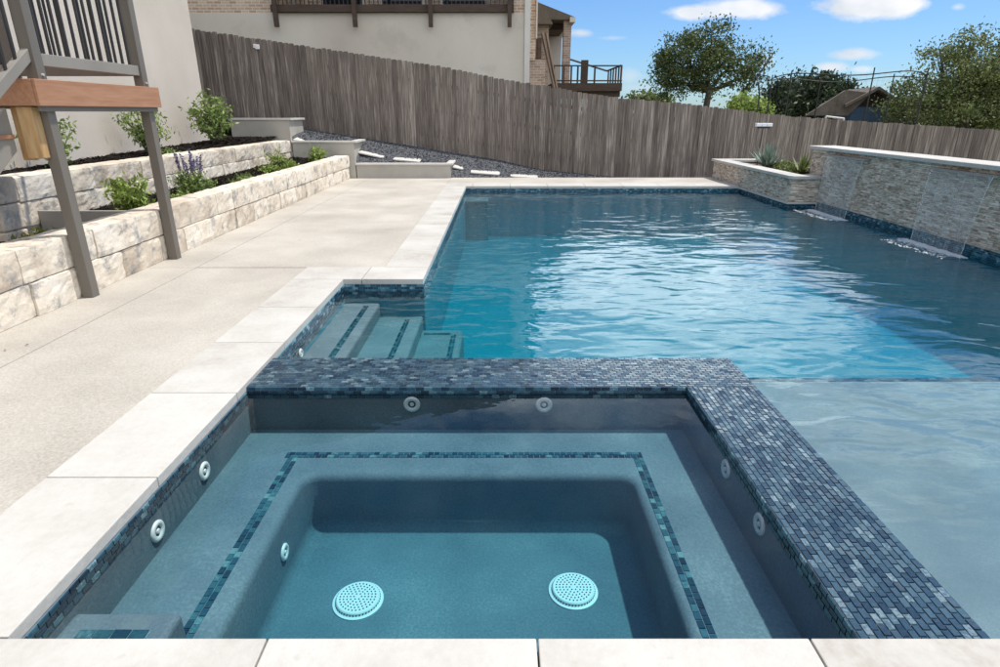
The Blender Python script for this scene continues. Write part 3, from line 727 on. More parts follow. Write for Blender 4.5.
# planting beds
def bed(name, x0, x1, y0, y1, hf, label, n=5000):
    nx, ny_ = int((x1-x0)/.08)+1, int((y1-y0)/.1)+1; mb = MB()
    for i in range(nx+1):
        for j in range(ny_+1):
            x = x0+(x1-x0)*i/nx; y = y0+(y1-y0)*j/ny_; mb.v.append((x, y, hf(x, y)+.02*fbm((x, y, 0), 3)))
    for i in range(nx):
        for j in range(ny_): a_ = i*(ny_+1)+j; mb.f.append((a_, a_+ny_+1, a_+ny_+2, a_+1))
    for i in range(n):
        x = random.uniform(x0, x1); y = random.uniform(y0, y1); z = hf(x, y)+.02*fbm((x, y, 0), 3)+.006
        a_ = random.uniform(0, 6.28); l_ = random.uniform(.02, .06); w_ = .008; d1 = Vector((math.cos(a_), math.sin(a_), random.uniform(-.4, .4)))*l_; d2 = Vector((-math.sin(a_), math.cos(a_), .3))*w_
        c = Vector((x, y, z)); mb.quadf([c-d1-d2, c+d1-d2, c+d1+d2, c-d1+d2])
    tag(mb.build(name, 'mulch'), label, 'mulch', kind='stuff')
low_h = lambda x, y: .27 if y < 6.5 else .37+.012*(y-6.5)
up_h = lambda x, y: .76+.022*(y-6.3)
bed('mulch', -5.02, -3.86, 6.53, 14.88, low_h, 'dark mulch filling the lower planting bed', 5000)
bed('mulch', -6.36, -3.86, 2.0, 6.49, low_h, 'dark shaded mulch under the deck stairs', 3000)
bed('mulch', -6.37, -5.28, 6.3, 14.88, up_h, 'dark mulch in the upper bed along the house wall', 3500)
be = empty('bed_edging', (-4.4, 6.51, .2), 'straight dark grey edging board crossing the lower planting bed', 'edging')
mb = MB(); mb.box(-5.0, -3.9, 6.49, 6.53, .1, .50); mb.build('board', 'retaining_stucco', be, bevel=.003)
# stepping stones
def on_ground(px, py):
    d = ray(px, py); t = 14.0/d.y
    while t < 30:
        p = Vector((0, 0, CAM_Z))+d*t
        if p.y > 15.05 and p.z < ground_h(p.x, p.y)+.03: return p
        t += .01
    return Vector((0, 0, CAM_Z))+d*(15.6/d.y)
slabs = [(297, 138, 18, 'topmost pale stepping slab on the gravel just right of the highest end wall'),
         (371, 153, 28, 'pale stepping slab on gravel right beside the middle end wall'),
         (407, 158.8, 28, 'pale stepping slab on gravel above the middle of the lowest end wall'),
         (458, 166.3, 11, 'short pale slab at the right end of the lowest end wall'),
         (485, 171.5, 30, 'pale stepping slab on gravel right of the lowest end wall'),
         (524, 175.5, 28, 'lowest pale stepping slab where the gravel meets the pool deck')]
for (px, py, wpx, lab) in slabs:
    p = on_ground(px, py); hw = wpx/2*p.y/FPX*.95; th = math.atan2(ground_h(p.x+.5, p.y)-ground_h(p.x-.5, p.y), 1.0)
    m2 = MB(); pts = []
    nn = 14
    for i in range(nn):
        a_ = 2*math.pi*i/nn; cx_, sy_ = math.cos(a_), math.sin(a_)
        ex = hw*math.copysign(abs(cx_)**.22, cx_)*random.uniform(.93, 1.04); ey = .20*math.copysign(abs(sy_)**.22, sy_)*random.uniform(.9, 1.08)
        pts.append((ex, ey, 0))
    m2.prism(pts, (0, 0, .03)); o = m2.build('stepping_slab', 'cap_stone', bevel=.004)
    o.location = (p.x, p.y, ground_h(p.x, p.y)-.004); 
    slx = math.atan2(ground_h(p.x, p.y+.2)-ground_h(p.x, p.y-.05), .25)
    o.rotation_euler = (max(-.1, min(.12, slx*.5)), -max(-.2, min(.2, th)), 0)
    tag(o, lab, 'stepping stone', 'stepping slabs across the gravel')

# ------------------------------------------------------------------ fence
fen = empty('fence', (0, FY, 0), 'long weathered grey brown board fence stepping down behind the pool', 'fence')
mb = MB(); x = -9.5; rg = random.Random(5)
while x < 15.5:
    bw = rg.uniform(.130, .146); zt = lerp(FTW, x+bw/2)+rg.uniform(-.015, .015); zb = fence_base(x+bw/2)-.06
    yy = FY+rg.uniform(-.008, .008); lean = rg.gauss(0, .0015); c = .022
    tw_ = rg.gauss(0, .02)*.0
    poly = [(x, yy, zb), (x+bw-.0055, yy, zb), (x+bw-.0055+lean, yy, zt-c), (x+bw-.0055-c+lean, yy, zt), (x+c+lean, yy, zt), (x+lean, yy, zt-c)]
    d_ = rg.uniform(-.006, .006)
    poly = [(p[0], p[1]+(d_ if p[0] > x+bw/2 else -d_), p[2]) for p in poly]
    mb.prism(poly, (0, .018, 0)); x += bw
mb.build('boards', 'fence_wood', fen)
for hh in (.35, 1.0, 1.65):
    mb = MB(); xx = -9.5
    while xx < 15:
        a_ = fence_base(xx)+hh; b_ = fence_base(xx+2.4)+hh
        mb.hexa([(xx, FY+.03, a_-.045), (xx+2.4, FY+.03, b_-.045), (xx+2.4, FY+.07, b_-.045), (xx, FY+.07, a_-.045)],
                [(xx, FY+.03, a_+.045), (xx+2.4, FY+.03, b_+.045), (xx+2.4, FY+.07, b_+.045), (xx, FY+.07, a_+.045)]); xx += 2.4
    mb.build('rail', 'fence_wood', fen)
for i in range(11):
    xx = -9.5+2.4*i; mb = MB(); mb.box(xx, xx+.09, FY+.075, FY+.165, fence_base(xx)-.4, lerp(FTW, xx)-.1); mb.build('post', 'fence_wood', fen)
p = at(257, 47, FY-.05)
o = MB().box(p.x-.05, p.x+.05, FY-.055, FY-.012, p.z-.05, p.z+.06).box(p.x-.10, p.x-.05, FY-.04, FY-.013, p.z-.02, p.z+.07).build('junction_box', 'white_plastic', bevel=.006)
tag(o, 'small white electrical box fixed high on the left part of the fence', 'box')

# ------------------------------------------------------------------ our house wall on the left
hs = empty('house', (-10, 6, 0), 'beige stucco house wall rising at the left edge', 'house')
mb = MB(); mb.box(-15, -6.37, -4, 13.72, -.3, 6.4); mb.build('wall', 'house_stucco', hs)
mb = MB(); mb.hexa([(-15.4, -4.4, 6.4), (-5.95, -4.4, 6.4), (-5.95, 14.1, 6.4), (-15.4, 14.1, 6.4)], [(-11, 0, 8.6), (-10, 0, 8.6), (-10, 9.5, 8.6), (-11, 9.5, 8.6)]); mb.build('roof', 'roof_shingle', hs)

# ------------------------------------------------------------------ wooden stair landing
dk = empty('deck_landing', (-4.2, 5.7, 0), 'raised stair landing with grey posts, metal balusters and brown fascia at upper left', 'deck')
def part(name, mat, *boxes, bevel=.004, parent=dk):
    m2 = MB()
    for b in boxes: m2.box(*b)
    return m2.build(name, mat, parent, bevel=bevel)
part('post', 'dark_grey_paint', (-3.605, -3.515, 4.93, 5.02, -.004, 2.85))
part('post', 'dark_grey_paint', (-3.605, -3.515, 6.36, 6.45, -.004, 2.85))
part('post', 'dark_grey_paint', (-4.85, -4.76, 4.93, 5.02, 1.733, 2.85))
part('post', 'dark_grey_paint', (-4.85, -4.76, 6.36, 6.45, 1.733, 2.85))
part('fascia_board', 'composite_board', (-3.488, -3.462, 4.80, 6.52, 1.545, 1.735))
part('fascia_board', 'composite_board', (-4.93, -3.489, 4.795, 4.82, 1.545, 1.734))
part('fascia_board', 'composite_board', (-4.93, -3.489, 6.50, 6.521, 1.545, 1.734))
part('rim_joist', 'dark_grey_paint', (-3.512, -3.490, 4.83, 6.49, 1.505, 1.70))
part('rim_joist', 'dark_grey_paint', (-4.9, -3.62, 5.03, 5.07, 1.53, 1.70), (-4.9, -3.62, 5.7, 5.74, 1.53, 1.70), (-4.9, -3.62, 6.30, 6.34, 1.53, 1.70))
m2 = MB()
for i in range(12):
    y0 = 4.825+i*.14
    if y0+.135 < 6.5: m2.box(-4.9, -3.52 if abs(y0-4.95) < .12 or abs(y0-6.4) < .12 else -3.49, y0, y0+.135, 1.705, 1.732)
m2.build('deck_boards', 'composite_board', dk)
part('bottom_rail', 'grey_paint', (-3.60, -3.535, 5.022, 6.358, 1.835, 1.925))
part('bottom_rail', 'dark_grey_paint', (-4.83, -4.78, 5.022, 6.358, 1.835, 1.925))
part('top_rail', 'dark_grey_paint', (-3.61, -3.51, 5.02, 6.36, 2.68, 2.74), (-3.60, -3.53, 5.022, 6.358, 2.6, 2.679))
part('top_rail', 'dark_grey_paint', (-4.85, -4.75, 5.02, 6.36, 2.68, 2.74))
part('bottom_rail', 'dark_grey_paint', (-4.76, -3.61, 6.38, 6.43, 1.835, 1.925)); part('top_rail', 'dark_grey_paint', (-4.76, -3.61, 6.36, 6.45, 2.68, 2.74))
for i in range(12): y0 = 5.09+i*.107; part('baluster', 'black_metal', (-3.578, -3.56, y0, y0+.018, 1.925, 2.6), bevel=0)
for i in range(12): y0 = 5.09+i*.107; part('baluster', 'black_metal', (-4.815, -4.797, y0, y0+.018, 1.925, 2.68), bevel=0)
for i in range(10): x0 = -4.68+i*.107; part('baluster', 'black_metal', (x0, x0+.018, 6.396, 6.414, 1.925, 2.68), bevel=0)
part('support_block', 'cedar', (-3.69, -3.57, 4.84, 4.925, 1.16, 1.54), bevel=.005)
part('support_block', 'cedar', (-3.80, -3.71, 4.93, 4.99, 1.14, 1.54), bevel=.005)
S = .68                                             # stair slope
def sloped(name, mat, x0, x1, ya, yb, za0, za1):
    m2 = MB(); zb0, zb1 = za0-S*(ya-yb), za1-S*(ya-yb)
    m2.hexa([(x0, yb, zb0), (x1, yb, zb0), (x1, ya, za0), (x0, ya, za0)], [(x0, yb, zb1), (x1, yb, zb1), (x1, ya, za1), (x0, ya, za1)])
    return m2.build(name, mat, dk, bevel=.003)
sloped('stringer', 'grey_paint', -3.76, -3.72, 4.79, 2.55, 1.22, 1.53)
sloped('stringer', 'grey_paint', -4.85, -4.81, 4.79, 2.55, 1.22, 1.53)
sloped('stair_rail', 'grey_paint', -3.60, -3.54, 4.93, 2.6, 1.86, 1.95)
sloped('stair_rail', 'grey_paint', -3.60, -3.54, 4.93, 2.6, 2.60, 2.70)
part('post', 'dark_grey_paint', (-3.605, -3.515, 2.5, 2.59, -.004, 1.2))
for i in range(18):
    y0 = 4.80-i*.12; zz0 = 1.95-S*(4.93-y0); part('baluster', 'black_metal', (-3.578, -3.56, y0, y0+.018, zz0-.01, zz0+.68), bevel=0)
for i in range(7): y1 = 4.78-.27*i; part('tread', 'composite_board', (-4.83, -3.70, y1-.29, y1, 1.53-.19*(i+1)-.03, 1.53-.19*(i+1)))

# ------------------------------------------------------------------ neighbour's house
NY = 19.5
nb = empty('neighbour_house', (-4, NY+4, 0), 'large pale stucco and brick house with brown railed porch behind the fence', 'house')
XC = at(524, 60, NY).x; ZS = at(500, 13, NY).z; XB = at(275, 6, NY).x
mb = MB(); mb.box(-14, XC, NY, NY+9, -1.5, ZS); mb.build('foundation_wall', 'neighbour_stucco', nb)
mb = MB(); mb.box(-14, XB-.05, NY+.03, NY+9, ZS, 7.55); mb.box(XB-.05, .45, NY+3, NY+9, ZS, 7.5); mb.box(.40, XC, NY+.03, NY+9, ZS, 7.5)
mb.build('brick_wall', 'tan_brick', nb)
# gable toward the pool
mb = MB(); zr, xr_ = 10.6, -9.0
mb.prism([(-16.2, NY-.4, 7.5), (xr_, NY-.4, zr), (1.5, NY-.4, 7.5)], (0, 10, 0)); mb.build('roof', 'roof_shingle', nb)
mb = MB(); mb.box(-14.3, 1.3, NY-.42, NY-.40, 7.42, 7.62); mb.build('gutter', 'trim_white', nb)
mb = MB(); mb.box(XC+.004, XC+.17, NY-.04, NY+.2, -1.2, 7.5); mb.build('corner_trim', 'trim_white', nb)
rb = at(400, 8.3, NY-.1)
mb = MB(); mb.box(XB-.1, .40, NY-.12, NY-.03, at(400, 12, NY-.1).z, at(400, 4.5, NY-.1).z); mb.build('rim_beam', 'brown_timber', nb)
for x_ in (277, 355.5, 431, 509.5):
    p0 = at(x_, 27, NY-.18); mb = MB(); mb.box(p0.x-.06, p0.x+.06, NY-.24, NY-.125, p0.z, 5.6); mb.build('porch_post', 'brown_timber', nb)
mb = MB(); mb.box(XB-.1, .40, NY-.17, NY-.125, 5.35, 5.45)
xx = XB
while xx < .4: mb.box(xx, xx+.025, NY-.10, NY-.075, 4.4, 5.36); xx += .125
mb.build('balustrade', 'black_metal', nb)
mb = MB(); mb.box(XB, .40, NY+.0, NY+3, ZS+.004, ZS+.05); mb.build('porch_floor', 'brown_timber', nb)
for (wx0, wx1) in ((-5.9, -4.6), (-3.9, -2.6), (-1.9, -.5)):
    mb = MB(); mb.box(wx0-.08, wx1+.08, NY+2.96, NY+2.995, 4.5, 6.7); f_ = mb.build('window', 'trim_white', nb)
    mb = MB(); mb.box(wx0, wx1, NY+2.93, NY+2.955, 4.6, 6.6); mb.build('pane', 'window_glass', f_)
def pbox(mb, x0, y0, x1, y1, Y, dep):         # block whose front face spans a photo rectangle at depth Y
    A, B = at(x0, (y0+y1)/2, Y), at(x1, (y0+y1)/2, Y); zt, zb = at((x0+x1)/2, y0, Y).z, at((x0+x1)/2, y1, Y).z
    return mb.box(A.x, B.x, Y, Y+dep, zb, zt)
W2 = 22.5
mb = MB(); pbox(mb, 529.5, -2, 536, 60, 20.5, 5); mb.build('brick_wall', 'tan_brick', nb)
mb = MB(); pbox(mb, 536.2, -2, 537.6, 38, 20.4, .2); mb.build('corner_trim', 'trim_white', nb)
mb = MB(); pbox(mb, 529.5, 60, 545, 110, 20.6, 4); mb.build('foundation_wall', 'brown_brick', nb)
# rear wing, set further back
rwg = empty('rear_wing', (2, 26, 0), 'brown shingled porch wing with brick column and dark timber deck behind the fence', 'house wing')
mb = MB(); pbox(mb, 536, 24, 548, 100, 23, 4); mb.build('wall', 'brown_brick', rwg)
mb = MB(); pbox(mb, 546, 20, 561, 100, 27, 3); mb.build('wall', 'house_stucco', rwg)
mb = MB()
A, B, Cc, D = at(536, -6, 26), at(548, 5, 26), at(575, 17.5, 23.5), at(545, 17, 23.5)
mb.prism([at(530, -2, 24), at(540, 3, 24), at(575, 17, 24), at(575, 19.5, 24), at(530, 19.5, 24)], (0, 5, 0)); mb.build('roof', 'roof_shingle', rwg)
mb = MB(); mb.prism([at(534, 6, 22.6), at(546, 10, 22.6), at(553, 24, 22.6), at(534, 24, 22.6)], (0, 1.3, 0)); mb.build('lower_roof', 'roof_shingle', rwg)
mb = MB(); pbox(mb, 570, 17, 575.4, 22, 23.95, 5); mb.build('eave', 'trim_white', rwg)
mb = MB(); pbox(mb, 563, 20, 570.5, 84, 24.2, .35); mb.build('column', 'brown_brick', rwg)
mb = MB(); pbox(mb, 548, 19.6, 564, 30, 25, 2); mb.build('porch_ceiling', 'brown_timber', rwg)
mb = MB(); pbox(mb, 552, 83, 622, 91, 23, 3.2); pbox(mb, 552, 91, 620, 97, 23.2, 3); mb.build('deck', 'brown_timber', rwg)
mb = MB(); pbox(mb, 552, 65, 622, 66.3, 23, .08); pbox(mb, 552, 80, 622, 81.4, 23, .06)
for x_ in (553, 563, 570.5, 577, 594, 620.5): pbox(mb, x_, 65, x_+1.6, 84, 22.99, .07)
c0, c1 = at(621, 65.5, 23.05), at(604, 72, 26)
mb.tube(c0, (c0.x, 26, c0.z), .035, .035, 4); mb.tube((c0.x, 26, c0.z), (at(569, 59, 26)), .035, .035, 4)
for i in range(5):
    yy = 23.4+.55*i; mb.tube((c0.x, yy, c0.z), (c0.x, yy, c0.z-.9), .03, .03, 4)
mb.build('railing', 'brown_timber', rwg)
mb = MB(); pbox(mb, 581, 60, 588, 84, 25.5, .1); mb.build('privacy_panel', 'brown_timber', rwg)
mb = MB(); mb.tube(at(542, 33, 22.4), at(554, 88, 22.4), .05, .05, 4); mb.tube(at(546, 33, 22.45), at(556.5, 88, 22.45), .05, .05, 4); mb.build('stair_brace', 'weathered_timber', rwg)
mb = MB(); pbox(mb, 537.5, 38, 541.5, 58, 22.2, .5); mb.build('cabinet', 'brown_timber', rwg)

# ------------------------------------------------------------------ vegetation
def leaves(mb, c, n, sig, size, rg, flat=1.0, elong=1.6):
    for _ in range(n):
        p = Vector((rg.gauss(0, sig), rg.gauss(0, sig), rg.gauss(0, sig*flat)))+c
        d = Vector((rg.gauss(0, 1), rg.gauss(0, 1), rg.gauss(0, .7))).normalized(); s = size*rg.uniform(.6, 1.3)
        q = d.orthogonal(); q.rotate(Matrix.Rotation(rg.uniform(0, 6.28), 3, d)); u = q.normalized()*s*elong/2; v = d.cross(q).normalized()*s/2
        mb.quadf([p-u, p-v*.8+u*.1, p+u, p+v*.8+u*.1])
def tree(name, base, blobs, nclump, nleaf, size, mat, label, seed, trunk_r=.16, sig=.28, fork=None, group=None):
    rg = random.Random(seed); base = Vector(base); root = empty(name, base, label, 'tree', group)
    tot = sum(b[3]*b[4]*b[5] for b in blobs); lf = MB(); wd = MB()
    fork = Vector(fork) if fork else base+Vector((0, 0, (blobs[0][2]-base.z)*.45))
    m_ = (base+fork)/2+Vector((rg.uniform(-.2, .2), 0, 0))
    wd.path([base, m_, fork], [trunk_r*1.25, trunk_r, trunk_r*.8], 9)
    for b in blobs:
        bc = Vector(b[:3]); nn = max(3, int(nclump*b[3]*b[4]*b[5]/tot))
        mid = fork.lerp(bc, .5)+Vector((rg.gauss(0, .15), rg.gauss(0, .15), rg.gauss(0, .1)))
        wd.path([fork, mid, bc], [trunk_r*.62, trunk_r*.42, trunk_r*.2], 6)
        for k_ in range(nn):
            while True:
                d = Vector((rg.uniform(-1, 1), rg.uniform(-1, 1), rg.uniform(-1, 1)))
                if .25 < d.length < 1: break
            d *= (d.length**-.35)
            c = bc+Vector((d.x*b[3], d.y*b[4], d.z*b[5]))
            if k_ % 3 == 0: wd.path([mid.lerp(bc, rg.random()), c.lerp(bc, .4)+Vector((0, 0, rg.gauss(0, .1))), c], [trunk_r*.16, trunk_r*.10, trunk_r*.04], 4)
            leaves(lf, c, int(nleaf*rg.uniform(.4, 1.5)), sig*rg.uniform(.6, 1.3), size, rg, .75)
    wd.build('trunk', 'bark', root, smooth=True); lf.build('crown', mat, root)
    return root
def bl(x, y, Y, rpx, rpy, ry=None):           # crown lobe from photo centre/radii at depth Y
    p = at(x, y, Y); s = Y/FPX*.93; return (p.x, p.y, p.z, rpx*s, ry or rpx*s*.9, rpy*s)
TY = 30.0
b0 = at(703, 118, TY)
tree('oak_tree', (b0.x-.1, TY, -1.0), [bl(690, 62, TY, 34, 26), bl(667, 75, TY, 20, 20), bl(712, 40, TY, 22, 18), bl(735, 62, TY, 30, 20), bl(690, 88, TY, 26, 10), bl(755, 75, TY, 14, 8), bl(735, 84, TY, 18, 6)],
     140, 120, .085, 'oak_leaf', 'wide dark green oak with leaning trunk standing alone behind the fence', 11, .17, .26, fork=at(709, 92, TY))
b0 = at(760, 120, 34)
tree('leafy_bush', (at(745, 120, 27).x, 27, -1), [bl(745, 107, 27, 17, 7), bl(757, 112, 27, 10, 6)], 40, 60, .12, 'light_leaf', 'bright yellow green bush just over the fence left of the dark trees', 12, .08, .2)
tree('leafy_bush', (at(650, 108, 40).x, 40, -1), [bl(652, 101, 40, 20, 5), bl(632, 102, 40, 10, 4)], 30, 50, .18, 'mesquite_leaf', 'low olive bush peeking over the fence beneath the lone oak', 13, .08, .3)
tree('dark_tree', (at(805, 120, 38).x, 38, -1.2), [bl(800, 92, 38, 22, 14), bl(825, 88, 38, 18, 12), bl(785, 104, 38, 20, 10), bl(842, 100, 38, 14, 12), bl(815, 106, 38, 28, 9)], 190, 55, .16, 'dark_leaf', 'dense dark green tree behind the brown shed roof', 14, .2, .35)
tree('dark_tree', (at(775, 120, 36).x, 36, -1.2), [bl(776, 95, 36, 9, 11), bl(772, 108, 36, 10, 8)], 36, 50, .15, 'dark_leaf', 'narrow dark tree left of the trampoline frame', 15, .12, .3)
RY = 24.0
tree('mesquite_tree', (at(965, 150, RY).x, RY, -1.2), [bl(985, 68, RY, 40, 34), bl(955, 75, RY, 26, 26), bl(925, 102, RY, 26, 20), bl(975, 105, RY, 46, 24), bl(1010, 90, RY, 40, 46), bl(940, 50, RY, 16, 14), bl(970, 42, RY, 18, 10)],
     330, 80, .07, 'mesquite_leaf', 'large airy olive green tree at the right edge behind the fence', 16, .16, .24)
tree('mesquite_tree', (at(905, 150, RY+1.5).x, RY+1.5, -1.2), [bl(905, 95, RY+1.5, 14, 14), bl(895, 112, RY+1.5, 18, 10), bl(918, 82, RY+1.5, 10, 12)],
     60, 40, .08, 'mesquite_leaf', 'smaller thin olive tree beside the net frame, left of the large one', 17, .09, .22)
tree('dark_tree', (at(1000, 150, 33).x, 33, -1.2), [bl(960, 112, 33, 60, 16), bl(1010, 95, 33, 40, 30)], 120, 60, .16, 'dark_leaf', 'shadowy dense tree filling in behind the large olive tree', 18, .2, .35)

def shrub(name, px, py, Xp, h, r, mat, label, n, size, seed, cat='shrub', spikes=0, zb=None):
    rg = random.Random(seed); d = ray(px, py); t = Xp/d.x; base = Vector((Xp, d.y*t, zb if zb is not None else CAM_Z+d.z*t))
    root = empty(name, base, label, cat, 'plants in the stone beds'); lf = MB(); stm = MB()
    ns = max(6, int(n/19))
    for i in range(ns):
        a_ = rg.uniform(0, 6.28); rr = r*rg.uniform(.1, 1)**.7; hh = h*rg.uniform(.45, 1)*(1-.35*(rr/r)**2)
        tip = base+Vector((math.cos(a_)*rr, math.sin(a_)*rr, hh)); mid = base.lerp(tip, .5)+Vector((0, 0, hh*.12))
        stm.path([base+Vector((math.cos(a_)*.02, math.sin(a_)*.02, -.03)), mid, tip], [.006, .004, .002], 4)
        for q in range(5):
            f_ = .25+.75*q/4; c = mid.lerp(tip, (f_-.5)*2) if f_ > .5 else base.lerp(mid, f_*2)
            leaves(lf, c, int(28/5)+1, size*1.3, size, rg, .8, 2.0)
    stm.build('stem', 'bark', root); lf.build('foliage', mat, root)
    if spikes:
        fl = MB()
        for i in range(spikes):
            a_ = rg.uniform(0, 6.28); rr = r*rg.uniform(.1, .9); b_ = base+Vector((math.cos(a_)*rr*.7, math.sin(a_)*rr*.7, h*.6)); tp = base+Vector((math.cos(a_)*rr, math.sin(a_)*rr*1.1, h*rg.uniform(1.15, 1.6)))
            stm2 = b_.lerp(tp, .45); fl.tube(b_, stm2, .002, .002, 4)
            for q in range(9):
                c = stm2.lerp(tp, q/8); leaves(fl, c, 8, .010, .022, rg, 1, 1.2)
        fl.build('flower_spike', 'lavender', root)
    return root
shrub('shrub', 214, 140, -5.75, .95, .42, 'shrub_leaf', 'tall bright shrub in the upper bed at the house corner', 900, .045, 21)
shrub('shrub', 148, 150, -5.85, .85, .42, 'shrub_leaf', 'open pale green shrub in the upper bed just right of the second post', 650, .04, 22)
shrub('shrub', 62, 172, -5.9, .75, .35, 'shrub_leaf', 'wispy shrub against the house wall behind the cedar block', 380, .04, 23)
shrub('shrub', 170, 158, -5.55, .16, .18, 'shrub_leaf', 'very low green tuft on the upper bed above the lavender', 200, .03, 24)
shrub('lavender', 196, 200, -4.2, .42, .27, 'shrub_leaf', 'lavender clump with purple flower spikes in the lower bed', 1500, .024, 25, 'lavender', 12)
shrub('shrub', 134, 215, -4.35, .40, .26, 'light_leaf', 'round light green shrub in the lower bed just left of the second post', 650, .04, 26, zb=.40)
shrub('shrub', 178, 205, -4.05, .14, .20, 'light_leaf', 'low bright ground plant at the foot of the lavender', 420, .025, 27)
shrub('shrub', 42, 252, -4.15, .26, .22, 'yellow_leaf', 'yellow green shaded plant left of the nearest post', 330, .04, 28, zb=.27)
shrub('shrub', 82, 240, -4.1, .17, .14, 'yellow_leaf', 'small yellow green plant just right of the nearest post', 180, .035, 29, zb=.27)
shrub('shrub', 246, 186, -4.2, .20, .22, 'shrub_leaf', 'low olive plant in the lower bed right of the lavender', 420, .025, 30)
shrub('shrub', 270, 176, -4.25, .24, .2, 'light_leaf', 'third low plant along the lower bed, yellow green', 360, .028, 31)
shrub('shrub', 291, 172, -4.15, .24, .2, 'light_leaf', 'bright bushy plant close to the middle end wall', 420, .028, 32)
shrub('shrub', 279, 165, -4.6, .34, .22, 'light_leaf', 'small pale plant against the upper stone wall', 260, .03, 33)
shrub('shrub', 318, 164, -4.1, .38, .20, 'light_leaf', 'last plant of the lower bed, bright leaves before the grey end wall', 360, .04, 34)
# planter plants
def spiky(px, py, Y, n, L, mat, label, seed, z0=.35):
    rg = random.Random(seed); p = at(px, py, Y); base = Vector((p.x, Y, z0)); root = empty('agave', base, label, 'succulent'); mb = MB()
    for i in range(n):
        a_ = rg.uniform(0, 6.28); el = rg.uniform(.5, 1.45); d = Vector((math.cos(a_)*math.cos(el), math.sin(a_)*math.cos(el), math.sin(el))); s = d.cross(Vector((0, 0, 1))).normalized()
        l_ = L*rg.uniform(.7, 1.1); w_ = .028; b_ = base+d*.02; m_ = base+d*l_*.55+Vector((0, 0, -.01)); t_2 = base+d*l_
        mb.quadf([b_-s*w_*.7, b_+s*w_*.7, m_+s*w_, m_-s*w_]); mb.quadf([m_-s*w_, m_+s*w_, t_2])
        n2 = s.cross(d)*-.012; mb.quadf([b_-s*w_*.7, m_-s*w_, m_+n2, b_+n2]); mb.quadf([b_+s*w_*.7, b_+n2, m_+n2, m_+s*w_])
    mb.build('leaf_rosette', mat, root)
spiky(768, 163, 13.2, 60, .58, 'agave_leaf', 'blue grey agave with stiff pointed leaves in the pool planter', 41)
spiky(803, 166, 11.9, 26, .48, 'mesquite_leaf', 'dark upright spiky plant beside the raised wall end', 42)
def grassy(px, py, Y, n, L, label, seed):
    rg = random.Random(seed); p = at(px, py, Y); root = empty('ground_plant', (p.x, Y, .35), label, 'plant', 'small plants in the pool planter'); mb = MB()
    for i in range(n):
        b_ = Vector((p.x+rg.gauss(0, .14), Y+rg.gauss(0, .16), .35)); leaves(mb, b_+Vector((0, 0, rg.uniform(.02, L))), 2, .02, .04, rg, 1, 2)
    mb.build('foliage', 'mesquite_leaf', root)
grassy(784, 165, 12.9, 260, .17, 'low olive groundcover just right of the agave', 43)
grassy(796, 167, 12.3, 220, .15, 'low olive groundcover left of the upright spiky plant', 44)
# planter light
lt = empty('garden_light', (at(757.5, 160, 13.9).x, 13.9, .35), 'thin dark pole with small white segmented head standing in planter', 'garden light')
lx = lt.location.x; zt = at(757, 126, 13.9).z
mb = MB(); mb.tube((lx, 13.9, .33), (lx+.02, 13.9, zt), .011, .011, 8); mb.build('pole', 'black_metal', lt)
mb = MB(); mb.box(lx-.10, lx+.16, 13.87, 13.93, zt-.05, zt-.01); mb.build('bracket', 'black_metal', lt, bevel=.004)
for i in range(3): mb = MB(); x0 = lx-.15+i*.12; mb.box(x0, x0+.11, 13.84, 13.95, zt-.01, zt+.06); mb.build('head', 'white_plastic', lt, bevel=.008)

# ------------------------------------------------------------------ beyond the fence: shed, trampoline, pole
sh = empty('shed', (at(860, 110, 27).x, 28, -1), 'low building with brown shingled gable roof and blue wall behind the fence', 'shed')
SYd = 27.0
mb = MB(); pbox(mb, 848, 107, 902, 150, SYd, 1.2); mb.build('wall', 'blue_siding', sh)
g0, g1, g2 = at(845, 107.5, SYd-.3), at(879, 89.5, SYd-.3), at(912, 112, SYd-.3)
th_ = .12
ext = Vector((at(800, 115, SYd).x-g0.x, 6.0, 0))
# two roof slopes running back to the left
def slope(p, q, ext):
    m2 = MB(); p, q = Vector(p), Vector(q); m2.hexa([p, q, q+ext, p+ext], [p+Vector((0, 0, th_)), q+Vector((0, 0, th_)), q+ext+Vector((0, 0, th_)), p+ext+Vector((0, 0, th_))]); return m2
ext = at(848, 91, 30.5)-g1; ext.z = 0
mb = slope(g0, g1, ext)
mb.build('roof', 'roof_shingle', sh); slope(g1+Vector((.001, 0, .001)), g2, ext).build('roof', 'roof_shingle', sh)
mb = MB(); mb.prism([at(806, 115.5, SYd-.1), at(848, 115.5, SYd-.1), at(872, 93, SYd-.1), at(846, 90, SYd-.1)], (0, .12, 0)); mb.build('front_roof', 'roof_shingle', sh)
mb = MB(); mb.prism([at(850, 107, SYd+.3), at(879, 91, SYd+.3), at(906, 108, SYd+.3)], (0, .1, 0)); mb.build('gable_end', 'brown_timber', sh)
wf_ = empty('bench', (at(834, 118, 19).x, 19, -.6), 'white framed bench back showing just above the fence near shed', 'bench')
q0, q1 = at(826, 116.3, 19), at(844, 118.5, 19)
mb = MB(); mb.tube(q0, q1, .03, .03, 6); mb.tube((q0.x, 19, -.6), q0, .03, .03, 6); mb.tube((q1.x, 19, -.6), q1, .03, .03, 6); mb.build('frame', 'trim_white', wf_)
mb = MB(); mb.box(q0.x, q1.x, 18.99, 19.02, q1.z-.45, q1.z-.08); mb.build('back', 'trim_white', wf_)
TYc = 22.3; tcx = at(842, 90, TYc).x; TR = 2.35; zt1 = at(842, 77, TYc).z
tr = empty('trampoline', (tcx, TYc, -1), 'round trampoline enclosure of thin dark poles and hoops above the fence', 'trampoline')
k = 48; mb = MB()
def ringpt(a_, r, z): return Vector((tcx+r*math.cos(a_), TYc+r*math.sin(a_), z))
